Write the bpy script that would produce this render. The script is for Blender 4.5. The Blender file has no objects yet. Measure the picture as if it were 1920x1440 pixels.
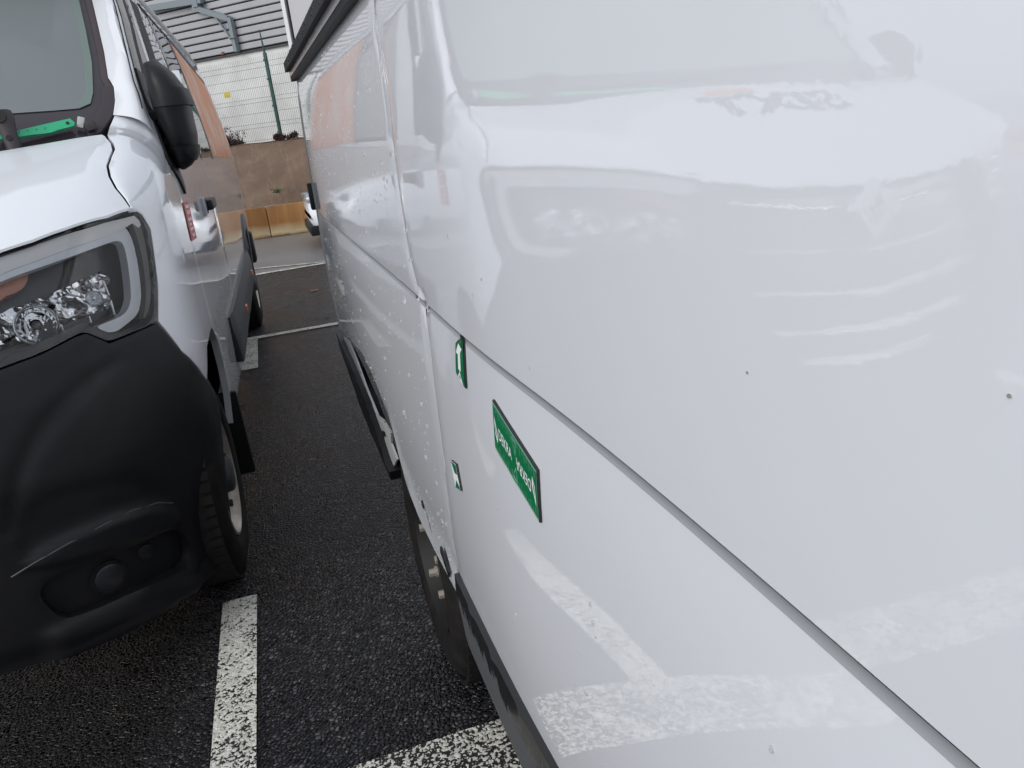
import bpy, bmesh, math, random
import numpy as np
from mathutils import Vector, Matrix
from mathutils.geometry import delaunay_2d_cdt
random.seed(7)
SC=bpy.context.scene
C=SC.collection
R=math.radians

# ------------------------------------------------------------------ camera, sky, sun, exposure
cam=bpy.data.cameras.new('camera'); camo=bpy.data.objects.new('camera',cam); C.objects.link(camo)
cam.sensor_width=36; cam.lens=27.0; cam.clip_start=.02; cam.clip_end=2000
camo.matrix_world=Matrix(((.945683,.197623,-.258126,0),(-.306592,.278146,-.910295,0),(-.108099,.939989,.323627,1.52),(0,0,0,1)))
SC.camera=camo
W_=bpy.data.worlds.new('World'); SC.world=W_; W_.use_nodes=True
nt=W_.node_tree; nt.nodes.clear()
sky=nt.nodes.new('ShaderNodeTexSky'); sky.sky_type='NISHITA'; sky.sun_disc=False
SUN_EL,SUN_AZ=R(34),R(238)
sky.sun_elevation=SUN_EL; sky.sun_rotation=SUN_AZ; sky.air_density=1.0; sky.dust_density=4.0; sky.ozone_density=1.0
hs=nt.nodes.new('ShaderNodeHueSaturation'); hs.inputs['Saturation'].default_value=.16
bg=nt.nodes.new('ShaderNodeBackground'); bg.inputs['Strength'].default_value=.13
wo=nt.nodes.new('ShaderNodeOutputWorld')
nt.links.new(sky.outputs[0],hs.inputs['Color']); ov=nt.nodes.new('ShaderNodeMix'); ov.data_type='RGBA'; ov.inputs[0].default_value=.62; ov.inputs[7].default_value=(4.7,5.1,5.75,1)   # even cloud cover over the clear-sky model
nt.links.new(hs.outputs[0],ov.inputs[6]); nt.links.new(ov.outputs[2],bg.inputs['Color']); nt.links.new(bg.outputs[0],wo.inputs['Surface'])
sl=bpy.data.lights.new('sun','SUN'); sl.energy=.66; sl.angle=R(38); sl.color=(1,.99,.975)
so=bpy.data.objects.new('sun',sl); C.objects.link(so)
# blender sky rotation: azimuth measured clockwise from +Y
dv=Vector((math.sin(SUN_AZ)*math.cos(SUN_EL),math.cos(SUN_AZ)*math.cos(SUN_EL),math.sin(SUN_EL)))
so.rotation_euler=dv.to_track_quat('Z','Y').to_euler()
SC.view_settings.view_transform='Standard'; SC.view_settings.look='None'; SC.view_settings.gamma=1
SC.view_settings.use_curve_mapping=False; SC.view_settings.exposure=0.40
try:
    SC.cycles.max_bounces=10; SC.cycles.transparent_max_bounces=16; SC.cycles.glossy_bounces=5
except Exception: pass

# ------------------------------------------------------------------ body surfaces
PSI=math.radians(1.15); VX,VY=-1.33,2.96
PI2=math.pi/2
def ss(a,b,x):
    t=min(1.,max(0.,(x-a)/(b-a))); return t*t*(3-2*t)
def Wz(z,u=0.):
    w=float(np.interp(z,[.2,.5,.9,1.42,1.6,1.75,2.05,2.3,2.42,2.5],[.97,1.005,1.033,1.03,1.018,.998,.945,.885,.83,.70]))
    return w-.04*ss(1.42,1.8,z)*(1-ss(0.,1.0,u))
def Uz(z): return float(np.interp(z,[.2,.3,.75,.95,1.15,1.4,1.6],[.80,.84,.87,.85,.80,.66,.45]))
def zp(u): return 1.60+.48*u
def shell0(A,z):
    s=1 if A>=0 else -1; a=abs(A)
    if a<=PI2:
        W=Wz(z,0);U=Uz(z);p=2.7
        r=((math.sin(a)/W)**p+(math.cos(a)/U)**p)**(-1/p)
        v,u=r*math.sin(a),-r*math.cos(a)
    else:
        u=a-PI2; v=Wz(z,u)
    return np.array([s*v,u,z])
def shn(A,z):
    e=1e-3
    d1=shell0(A+e,z)-shell0(A-e,z); d2=shell0(A,z+e)-shell0(A,z-e)
    n=np.cross(d2,d1) ; n/=np.linalg.norm(n)
    P=shell0(A,z)
    if n[0]*P[0]+(n[1]*(P[1]) if abs(A)<PI2 else 0)<0: n=-n
    return n
def shell(A,z,off=0.):
    P=shell0(A,z)
    return P+off*shn(A,z) if off else P
def shoulder(A):
    a=abs(A); r=.012+.15*ss(1.22,1.5,a)
    # find z where shell meets hood plane
    lo,hi=1.0,1.75
    for _ in range(30):
        m=(lo+hi)/2
        if m<hood(*shell(A,m)[:2])[2]: lo=m
        else: hi=m
    return lo-r,r
def sm(A,q,off=0.):
    """body side/nose surface: A runs round the nose then back along the side, q runs up then over the shoulder"""
    zs,r=shoulder(A) if abs(A)<1.95 else (9.,.1)
    if q<=zs:
        return shell(A,q)+off*shn(A,q)
    ph=min(1.5,(q-zs)/r); n=shn(A,zs); n=np.array([n[0],n[1],0.]); n/=np.linalg.norm(n)
    return shell(A,zs)-n*(r-(r+off)*math.cos(ph))+np.array([0,0,(r+off)*math.sin(ph)])
def hood(v,u,off=0.):
    a=min(abs(v),1.02)
    he=float(np.interp(a,[0,.3,.5,.66,.8,.96,1.02],[1.25,1.262,1.295,1.345,1.372,1.393,1.398]))
    uf=-.72*(1-(a/1.03)**2.7)**(1/2.7)
    t=(u-uf)/(.02-uf) if uf<-.03 else 1.
    zr=1.612-.035*ss(.84,1.02,a)+.05*max(0,1-(a/.56)**2)
    z=he+(zr-he)*t+(.035*t*(1-t)*2 if 0<t<1 else 0)
    vc=.84+.70*u
    z-=.14*max(0,a-vc)*min(1,max(0,t))*(1-min(1,max(0,t)))
    return np.array([v,u,z+off])
def wind(v,z,off=0.):
    u=-.10+(z-1.52)*1.02+.20*(abs(v)/.9)**2.2
    return np.array([v,u-off*.72,z+off*.69])
def l2w(q):
    v,u,z=q; c,s=math.cos(PSI),math.sin(PSI)
    return np.array([VX+v*c+u*s,VY+u*c-v*s,z])
# right van
def spline(xs,ys):
    """natural cubic through the points"""
    n=len(xs); h=np.diff(xs); A=np.eye(n); b=np.zeros(n)
    for i in range(1,n-1):
        A[i,i-1]=h[i-1]; A[i,i]=2*(h[i-1]+h[i]); A[i,i+1]=h[i]; b[i]=6*((ys[i+1]-ys[i])/h[i]-(ys[i]-ys[i-1])/h[i-1])
    M=np.linalg.solve(A,b)
    def f(x):
        i=min(max(int(np.searchsorted(xs,x))-1,0),n-2); a=xs[i+1]-x; c=x-xs[i]; H=h[i]
        return float(M[i]*a**3/(6*H)+M[i+1]*c**3/(6*H)+(ys[i]/H-M[i]*H/6)*a+(ys[i+1]/H-M[i+1]*H/6)*c)
    return f
_pl=spline([-3,-1.2,-.3,.05,.28,.5,.75,.95,1.2,1.45,2.2,3.2,4.2],[.205,.236,.250,.2560,.2600,.2612,.2565,.2490,.2458,.2462,.2395,.228,.215])
def Rplan(Y): return _pl(Y)
_pr=spline([.52,.62,.72,.80,.90,1.0,1.10,1.16,1.208],[.010,.005,.0005,-.0015,-.0015,.0005,.0045,.0085,.0125])
def Rprof(z):
    if .55<z<1.205: return _pr(z)
    return float(np.interp(z,[.30,.45,.55,1.205,1.2083,1.2100,1.2205,1.2226,1.26,1.5,1.72,1.80,1.84,1.86],
      [.034,.014,_pr(.55),_pr(1.205),.0125,.0170,.0170,.010,.010,.011,.017,.032,.07,.15]))
def Rs(Y,z,off=0.):
    return np.array([Rplan(Y)-.014+Rprof(z)-off,Y,z])

# ------------------------------------------------------------------ helpers
def mat(name,col=(.5,.5,.5),rough=.5,metal=0.,spec=.5,coat=0.,**k):
    m=bpy.data.materials.new(name); m.use_nodes=True
    b=m.node_tree.nodes['Principled BSDF']
    b.inputs['Base Color'].default_value=(*col,1); b.inputs['Roughness'].default_value=rough
    b.inputs['Metallic'].default_value=metal; b.inputs['Specular IOR Level'].default_value=spec
    b.inputs['Coat Weight'].default_value=coat; b.inputs['Coat Roughness'].default_value=.03
    for q,v in k.items(): b.inputs[q.replace('_',' ')].default_value=v
    return m
def nd(m,t,**k):
    n=m.node_tree.nodes.new(t)
    for a,b in k.items():
        if a in n.inputs: n.inputs[a].default_value=b
        else: setattr(n,a,b)
    return n
def lk(m,a,b): m.node_tree.links.new(a,b)
def bsdf(m): return m.node_tree.nodes['Principled BSDF']
def objc(m):
    if not hasattr(objc,'c'): objc.c={}
    if m.name not in objc.c: objc.c[m.name]=nd(m,'ShaderNodeTexCoord').outputs['Object']
    return objc.c[m.name]
def noise(m,scale,detail=3,rough=.55,vec=None):
    n=nd(m,'ShaderNodeTexNoise'); n.inputs['Scale'].default_value=scale; n.inputs['Detail'].default_value=detail; n.inputs['Roughness'].default_value=rough
    lk(m,vec if vec is not None else objc(m),n.inputs['Vector']); return n
def ramp(m,fac,stops):
    r=nd(m,'ShaderNodeValToRGB'); e=r.color_ramp.elements
    while len(e)<len(stops): e.new(.5)
    for i,(p,c) in enumerate(stops): e[i].position=p; e[i].color=(*c,1) if len(c)==3 else c
    lk(m,fac,r.inputs['Fac']); return r
def bump(m,h,strength=.3,dist=.01,prev=None):
    b=nd(m,'ShaderNodeBump'); b.inputs['Strength'].default_value=strength; b.inputs['Distance'].default_value=dist
    lk(m,h,b.inputs['Height'])
    if prev is not None: lk(m,prev,b.inputs['Normal'])
    return b
def mixc(m,fac,a,b,mode='MIX'):
    n=nd(m,'ShaderNodeMix'); n.data_type='RGBA'; n.blend_type=mode
    if hasattr(fac,'links'): lk(m,fac,n.inputs[0])
    else: n.inputs[0].default_value=fac
    for s,v in ((6,a),(7,b)):
        if hasattr(v,'links'): lk(m,v,n.inputs[s])
        else: n.inputs[s].default_value=(*v,1)
    return n.outputs[2]
def empty(name,loc=(0,0,0),rz=0,label=None,cat=None,group=None):
    o=bpy.data.objects.new(name,None); o.empty_display_size=.1; C.objects.link(o); o.location=loc; o.rotation_euler=(0,0,rz)
    return tag(o,label,cat,group)
def tag(o,label=None,cat=None,group=None,kind=None):
    if label: o['label']=label
    if cat: o['category']=cat
    if group: o['group']=group
    if kind: o['kind']=kind
    return o
def obj(name,verts,faces,m,parent=None,smooth=None,mats=None,mi=None):
    me=bpy.data.meshes.new(name); me.from_pydata([tuple(map(float,v)) for v in verts],[],faces)
    for x in (mats or [m]): me.materials.append(x)
    if mi: me.polygons.foreach_set('material_index',mi)
    bm=bmesh.new(); bm.from_mesh(me); bmesh.ops.recalc_face_normals(bm,faces=bm.faces); bm.to_mesh(me); bm.free()
    if smooth is not None:
        me.polygons.foreach_set('use_smooth',[True]*len(me.polygons)); me.set_sharp_from_angle(angle=R(smooth))
    o=bpy.data.objects.new(name,me); C.objects.link(o)
    if parent: o.parent=parent
    return o
class MB:
    """collects shapes that end in one mesh"""
    def __init__(s): s.v=[];s.f=[]
    def add(s,v,f):
        n=len(s.v); s.v+= [tuple(x) for x in v]; s.f+=[tuple(i+n for i in q) for q in f]; return s
    def box(s,c,d,rz=0,ry=0,rx=0,bev=0):
        M=Matrix.Translation(c)@Matrix.Rotation(rz,4,'Z')@Matrix.Rotation(ry,4,'Y')@Matrix.Rotation(rx,4,'X')
        bm=bmesh.new(); bmesh.ops.create_cube(bm,size=1)
        for v in bm.verts: v.co=Vector((v.co.x*d[0],v.co.y*d[1],v.co.z*d[2]))
        if bev: bmesh.ops.bevel(bm,geom=bm.edges[:],offset=bev,segments=2,affect='EDGES',profile=.6)
        bm.verts.index_update()
        s.add([M@v.co for v in bm.verts],[[v.index for v in f.verts] for f in bm.faces]); bm.free(); return s
    def tube(s,pts,r,n=8,caps=True):
        pts=[Vector(p) for p in pts]; rs=r if hasattr(r,'__len__') else [r]*len(pts); v=[];f=[]
        for i,p in enumerate(pts):
            t=(pts[min(i+1,len(pts)-1)]-pts[max(i-1,0)]).normalized()
            a=t.orthogonal().normalized() if i==0 else (a-t*a.dot(t)).normalized()
            b=t.cross(a)
            for k in range(n):
                th=2*math.pi*k/n; v.append(p+(a*math.cos(th)+b*math.sin(th))*rs[i])
        for i in range(len(pts)-1):
            for k in range(n): f.append((i*n+k,i*n+(k+1)%n,(i+1)*n+(k+1)%n,(i+1)*n+k))
        if caps: f.append(tuple(range(n))[::-1]); f.append(tuple((len(pts)-1)*n+k for k in range(n)))
        return s.add(v,f)
    def lathe(s,prof,c,axis='X',n=40,closed=False):
        v=[];f=[];m=len(prof)
        for k in range(n):
            th=2*math.pi*k/n; cs,sn=math.cos(th),math.sin(th)
            for (h,r) in prof:
                if axis=='X': v.append((c[0]+h,c[1]+r*cs,c[2]+r*sn))
                elif axis=='Z': v.append((c[0]+r*cs,c[1]+r*sn,c[2]+h))
                else: v.append((c[0]+r*cs,c[1]+h,c[2]+r*sn))
        for k in range(n):
            for i in range(m-1 if not closed else m):
                j=(i+1)%m; f.append((k*m+i,k*m+j,((k+1)%n)*m+j,((k+1)%n)*m+i))
        return s.add(v,f)
    def build(s,name,m,parent=None,smooth=35): return obj(name,s.v,s.f,m,parent,smooth)
def resamp(poly,step):
    out=[]
    n=len(poly)
    for i in range(n):
        a=poly[i];b=poly[(i+1)%n]; L=math.hypot(b[0]-a[0],b[1]-a[1]); k=max(1,int(math.ceil(L/step)))
        for j in range(k): out.append((a[0]+(b[0]-a[0])*j/k,a[1]+(b[1]-a[1])*j/k))
    return out
def smoothpoly(p,it=1):
    for _ in range(it):
        q=[]
        for i in range(len(p)):
            a=p[i];b=p[(i+1)%len(p)]
            q+=[(a[0]*.75+b[0]*.25,a[1]*.75+b[1]*.25),(a[0]*.25+b[0]*.75,a[1]*.25+b[1]*.75)]
        p=q
    return p
def inpoly(P,poly):
    P=np.asarray(P); x,y=P[:,0],P[:,1]; ins=np.zeros(len(P),bool); n=len(poly)
    for i in range(n):
        x1,y1=poly[i]; x2,y2=poly[(i+1)%n]
        if y1==y2: continue
        c=((y1>y)!=(y2>y))&(x<(x2-x1)*(y-y1)/(y2-y1)+x1); ins^=c
    return ins
def edist(P,poly):
    P=np.asarray(P,float); d=np.full(len(P),1e9); n=len(poly)
    for i in range(n):
        a=np.array(poly[i]);b=np.array(poly[(i+1)%n]); ab=b-a; L=max(1e-12,ab@ab)
        t=np.clip(((P-a)@ab)/L,0,1); d=np.minimum(d,np.hypot(*(P-a-t[:,None]*ab).T))
    return d
def sdist(poly,a,q):
    d=edist([(a,q)],poly)[0]; return -d if inpoly([(a,q)],poly)[0] else d
def panel(name,poly,mapf,m,parent,step=.03,off=0.,depth=.012,holes=(),offf=None,sgn=1,qs=None,as_=None,smooth=40,lip=.002,keep=False):
    """a sheet of body work: outline in surface parameters, triangulated, laid on the surface and given folded edges"""
    B=resamp(poly,step); Hs=[resamp(h,step) for h in holes]
    a0=min(p[0] for p in poly);a1=max(p[0] for p in poly);q0=min(p[1] for p in poly);q1=max(p[1] for p in poly)
    As=as_ if as_ is not None else np.arange(a0+step*.5,a1,step)
    Qs=qs if qs is not None else np.arange(q0+step*.5,q1,step)
    G=np.array([(a,q) for a in As for q in Qs]) if len(As) and len(Qs) else np.zeros((0,2))
    if len(G):
        ok=inpoly(G,poly)&(edist(G,B)>step*.35)
        for h in Hs: ok&=~inpoly(G,h)&(edist(G,h)>step*.35)
        G=G[ok]
    V=[];E=[]
    for L in [B]+Hs:
        n=len(V); V+=[Vector(p) for p in L]; E+=[(n+i,n+(i+1)%len(L)) for i in range(len(L))]
    V+=[Vector(p) for p in G]
    v2,_,f2,*_=delaunay_2d_cdt(V,E,[],0,1e-7)
    cen=np.array([[(v2[f[0]][k]+v2[f[1]][k]+v2[f[2]][k])/3 for k in (0,1)] for f in f2])
    ok=inpoly(cen,poly)
    for h in holes: ok&=~inpoly(cen,h)
    F=[tuple(f) for f,o in zip(f2,ok) if o]
    used=sorted({i for f in F for i in f}); mp={u:i for i,u in enumerate(used)}; F=[tuple(mp[i] for i in f) for f in F]
    pts=[(v2[u][0],v2[u][1]) for u in used]
    ed={}
    for f in F:
        for i in range(3):
            e=(f[i],f[(i+1)%3]); ed[tuple(sorted(e))]=ed.get(tuple(sorted(e)),[])+[e]
    bd=[x[0] for x in ed.values() if len(x)==1]; bset={i for e in bd for i in e}
    def P(a,q,o):
        w=mapf(a,q,o+(offf(a,q) if offf else 0.)); return (w[0]*sgn,w[1],w[2])
    verts=[P(a,q,off-(lip if i in bset and depth else 0)) for i,(a,q) in enumerate(pts)]
    if depth:
        ring={}
        for i in bset: ring[i]=len(verts); verts.append(P(*pts[i],off-depth))
        for (a,b) in bd: F.append((b,a,ring[a],ring[b]))
    return obj(name,verts,F,m,parent,smooth)
def text_geo(body,size,bold=0.):
    cu=bpy.data.curves.new('text','FONT'); cu.body=body; cu.size=size; cu.align_x='CENTER'; cu.align_y='CENTER'; cu.offset=bold; cu.resolution_u=3
    o=bpy.data.objects.new('text',cu); C.objects.link(o); dg=bpy.context.evaluated_depsgraph_get()
    me=bpy.data.meshes.new_from_object(o.evaluated_get(dg)); v=[tuple(x.co) for x in me.vertices]; f=[tuple(p.vertices) for p in me.polygons]
    bpy.data.objects.remove(o); bpy.data.curves.remove(cu); bpy.data.meshes.remove(me); return v,f

# ------------------------------------------------------------------ materials
white=mat('white_paint',(.80,.81,.83),.018,spec=1.0,coat=.35)
bsdf(white).inputs['Coat Roughness'].default_value=.01
n=noise(white,150,1); n2=noise(white,9,2)
b2=bump(white,n.outputs['Fac'],.010,.003); lk(white,b2.outputs[0],bsdf(white).inputs['Normal'])
n3=noise(white,3.1,5,.65); rr=ramp(white,n3.outputs['Fac'],[(.35,(.765,.78,.815)),(.7,(.775,.79,.825))]); lk(white,rr.outputs[0],bsdf(white).inputs['Base Color'])
inner=mat('inner_dark',(.012,.012,.013),.8)
plast=mat('black_plastic',(.0085,.0085,.010),.5,spec=.32)
n=noise(plast,700,2); b=bump(plast,n.outputs['Fac'],.12,.0006); lk(plast,b.outputs[0],bsdf(plast).inputs['Normal'])
n=noise(plast,5,5,.7); r=ramp(plast,n.outputs['Fac'],[(.35,(.40,.40,.40)),(.65,(.58,.58,.58))]); lk(plast,r.outputs[0],bsdf(plast).inputs['Roughness'])
gplast=mat('grey_plastic',(.045,.047,.052),.45,spec=.4)
gloss=mat('gloss_black',(.008,.008,.009),.06,spec=.5)
rubber=mat('rubber',(.012,.012,.012),.6,spec=.3)
cowlm=mat('cowl_plastic',(.06,.052,.058),.55,spec=.3)
frit=mat('glass_border',(.055,.047,.056),.16,spec=.4)
chrome=mat('chrome',(.78,.79,.80),.08,metal=1.)
satin=mat('satin_metal',(.55,.56,.58),.3,metal=1.)
drlm=mat('light_guide',(.74,.77,.81),.25,spec=.6,coat=.5)
bandm=mat('pale_band',(.82,.81,.80),.3,spec=.6)
ambm=mat('amber_lens',(.42,.13,.06),.18,coat=.6)
orm=mat('orange_marker',(.75,.16,.02),.2,coat=.6)
redm=mat('red_sticker',(.62,.06,.05),.4)
wht=mat('white_print',(.80,.80,.80),.5)
blk=mat('black_print',(.02,.02,.022),.45)
greenm=mat('magnet_green',(.0,.155,.055),.38)
green2=mat('magnet_pale_green',(.20,.42,.30),.4)
rulm=mat('ruler_green',(.03,.42,.20),.3)
rimm=mat('steel_rim',(.50,.46,.40),.42,metal=.55)
n=noise(rimm,20,4); r=ramp(rimm,n.outputs['Fac'],[(.3,(.36,.31,.25)),(.65,(.55,.51,.46))]); lk(rimm,r.outputs[0],bsdf(rimm).inputs['Base Color'])
tyrem=mat('tyre_rubber',(.022,.020,.019),.75,spec=.2)
n=noise(tyrem,14,5,.7); r=ramp(tyrem,n.outputs['Fac'],[(.35,(.007,.0065,.0065)),(.75,(.022,.019,.017))]); lk(tyrem,r.outputs[0],bsdf(tyrem).inputs['Base Color'])
def glassm(name,tint,ior=1.5):
    m=bpy.data.materials.new(name); m.use_nodes=True; t=m.node_tree; t.nodes.remove(t.nodes['Principled BSDF'])
    fr=nd(m,'ShaderNodeFresnel'); fr.inputs['IOR'].default_value=ior
    tr=nd(m,'ShaderNodeBsdfTransparent'); tr.inputs['Color'].default_value=(*tint,1)
    gl=nd(m,'ShaderNodeBsdfGlossy'); gl.inputs['Roughness'].default_value=.01
    mx=nd(m,'ShaderNodeMixShader'); lk(m,fr.outputs[0],mx.inputs[0]); lk(m,tr.outputs[0],mx.inputs[1]); lk(m,gl.outputs[0],mx.inputs[2])
    lk(m,mx.outputs[0],t.nodes['Material Output'].inputs['Surface']); return m
lens=glassm('clear_lens',(.96,.965,.97))
wsg=glassm('windscreen_glass',(.80,.88,.86))
_t=wsg.node_tree; _o=_t.nodes['Material Output']; _p=_o.inputs['Surface'].links[0].from_socket   # grey diffuse layer paints an even glare over the glass
_d=nd(wsg,'ShaderNodeBsdfDiffuse'); _d.inputs['Color'].default_value=(.36,.40,.405,1); _m=nd(wsg,'ShaderNodeMixShader'); _m.inputs[0].default_value=.55
lk(wsg,_p,_m.inputs[1]); lk(wsg,_d.outputs[0],_m.inputs[2]); lk(wsg,_m.outputs[0],_o.inputs['Surface'])
dglass=mat('tinted_glass',(.035,.040,.045),.02,spec=.55)
orange=mat('orange_film',(.62,.22,.11),.3,spec=.04)
n=noise(orange,2.2,3); v=nd(orange,'ShaderNodeMapping'); v.inputs['Scale'].default_value=(1,3.5,1.2); lk(orange,objc(orange),v.inputs['Vector'])
n=noise(orange,1.6,2,.5,v.outputs[0]); r=ramp(orange,n.outputs['Fac'],[(.50,(.80,.28,.11)),(.54,(.80,.42,.27)),(.60,(.74,.60,.52)),(.63,(.80,.30,.13))]); lk(orange,r.outputs[0],bsdf(orange).inputs['Base Color'])
drop=mat('water_drops',(1,1,1),.02,spec=.5); bsdf(drop).inputs['Transmission Weight'].default_value=1; bsdf(drop).inputs['IOR'].default_value=1.33

def aggregate(m,cover):
    """rounded stones a centimetre across with dark gaps"""
    vo=nd(m,'ShaderNodeTexVoronoi'); vo.inputs['Scale'].default_value=78; vo.inputs['Randomness'].default_value=1; vo.feature='F1'
    wn=noise(m,60,2); ad=nd(m,'ShaderNodeMix'); ad.data_type='VECTOR'; ad.inputs[0].default_value=.006
    lk(m,objc(m),ad.inputs[4]); lk(m,wn.outputs['Color'],ad.inputs[5]); lk(m,ad.outputs[1],vo.inputs['Vector'])
    de=nd(m,'ShaderNodeTexVoronoi'); de.feature='DISTANCE_TO_EDGE'; de.inputs['Scale'].default_value=78; lk(m,ad.outputs[1],de.inputs['Vector'])
    return vo,de
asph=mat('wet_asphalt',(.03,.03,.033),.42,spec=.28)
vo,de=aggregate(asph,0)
sepc=nd(asph,'ShaderNodeSeparateColor'); lk(asph,vo.outputs['Color'],sepc.inputs[0])
rc=ramp(asph,sepc.outputs[0],[(0,(.013,.013,.0165)),(.5,(.030,.0306,.0365)),(.82,(.062,.061,.069)),(1,(.14,.128,.134))])
gap=ramp(asph,de.outputs['Distance'],[(.02,(0,0,0)),(.22,(1,1,1))])
big=noise(asph,1.1,4); rb=ramp(asph,big.outputs['Fac'],[(.3,(.75,.75,.75)),(.7,(1.15,1.13,1.12))])
c1=mixc(asph,gap.outputs[0],(.004,.004,.005),rc.outputs[0]); c2=mixc(asph,1.,c1,rb.outputs[0],'MULTIPLY')
# shade under the left van's nose, painted as a dark patch in the asphalt
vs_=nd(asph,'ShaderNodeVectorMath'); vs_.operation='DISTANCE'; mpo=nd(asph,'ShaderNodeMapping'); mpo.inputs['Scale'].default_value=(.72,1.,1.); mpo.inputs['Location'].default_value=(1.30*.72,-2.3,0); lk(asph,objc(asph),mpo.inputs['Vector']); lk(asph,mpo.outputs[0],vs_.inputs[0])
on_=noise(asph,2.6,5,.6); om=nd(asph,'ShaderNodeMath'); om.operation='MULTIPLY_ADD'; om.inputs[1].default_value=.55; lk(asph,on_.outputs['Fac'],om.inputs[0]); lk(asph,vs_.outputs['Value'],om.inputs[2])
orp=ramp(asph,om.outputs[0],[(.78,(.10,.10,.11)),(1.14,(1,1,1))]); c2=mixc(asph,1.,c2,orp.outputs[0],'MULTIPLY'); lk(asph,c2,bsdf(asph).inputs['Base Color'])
hgt=ramp(asph,vo.outputs['Distance'],[(0,(1,1,1)),(.75,(0,0,0))])
hm=nd(asph,'ShaderNodeMath'); hm.operation='MULTIPLY'; lk(asph,hgt.outputs[0],hm.inputs[0]); lk(asph,sepc.outputs[1],hm.inputs[1])
ha=nd(asph,'ShaderNodeMath'); ha.operation='ADD'; lk(asph,hm.outputs[0],ha.inputs[0]); lk(asph,gap.outputs[0],ha.inputs[1])
b=bump(asph,ha.outputs[0],.9,.006); lk(asph,b.outputs[0],bsdf(asph).inputs['Normal'])
rg=noise(asph,2.2,4); r=ramp(asph,rg.outputs['Fac'],[(.35,(.20,.20,.20)),(.65,(.34,.34,.34))]); lk(asph,r.outputs[0],bsdf(asph).inputs['Roughness'])
roadm=mat('road_asphalt',(.085,.085,.088),.34,spec=.6)
n=noise(roadm,240,3); b=bump(roadm,n.outputs['Fac'],.35,.003); lk(roadm,b.outputs[0],bsdf(roadm).inputs['Normal'])
n=noise(roadm,.8,4); r=ramp(roadm,n.outputs['Fac'],[(.3,(.15,.15,.155)),(.7,(.20,.198,.20))]); lk(roadm,r.outputs[0],bsdf(roadm).inputs['Base Color'])
def paintm(name,wearlvl):
    m=mat(name,(.62,.60,.52),.55,spec=.4)
    vo,de=aggregate(m,1)
    s_=nd(m,'ShaderNodeSeparateColor'); lk(m,vo.outputs['Color'],s_.inputs[0])
    f1=noise(m,95,2,.6); f2=noise(m,7,4,.6)
    a_=nd(m,'ShaderNodeMath'); a_.operation='MULTIPLY_ADD'; a_.inputs[1].default_value=.45; lk(m,f2.outputs['Fac'],a_.inputs[0]); lk(m,f1.outputs['Fac'],a_.inputs[2])
    b_=nd(m,'ShaderNodeMath'); b_.operation='MULTIPLY_ADD'; b_.inputs[1].default_value=.55; lk(m,de.outputs['Distance'],b_.inputs[0]); lk(m,a_.outputs[0],b_.inputs[2])
    pit=ramp(m,b_.outputs[0],[(wearlvl,(0,0,0)),(wearlvl+.035,(1,1,1))])
    pc=ramp(m,s_.outputs[0],[(0,(.54,.525,.455)),(.6,(.66,.645,.58)),(1,(.74,.72,.66))])
    c1=mixc(m,pit.outputs[0],(.022,.020,.018),pc.outputs[0]); lk(m,c1,bsdf(m).inputs['Base Color'])
    b=bump(m,b_.outputs[0],.8,.006); lk(m,b.outputs[0],bsdf(m).inputs['Normal']); return m
paint=paintm('line_paint',.70); paint_worn=paintm('worn_line_paint',.79)

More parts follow.
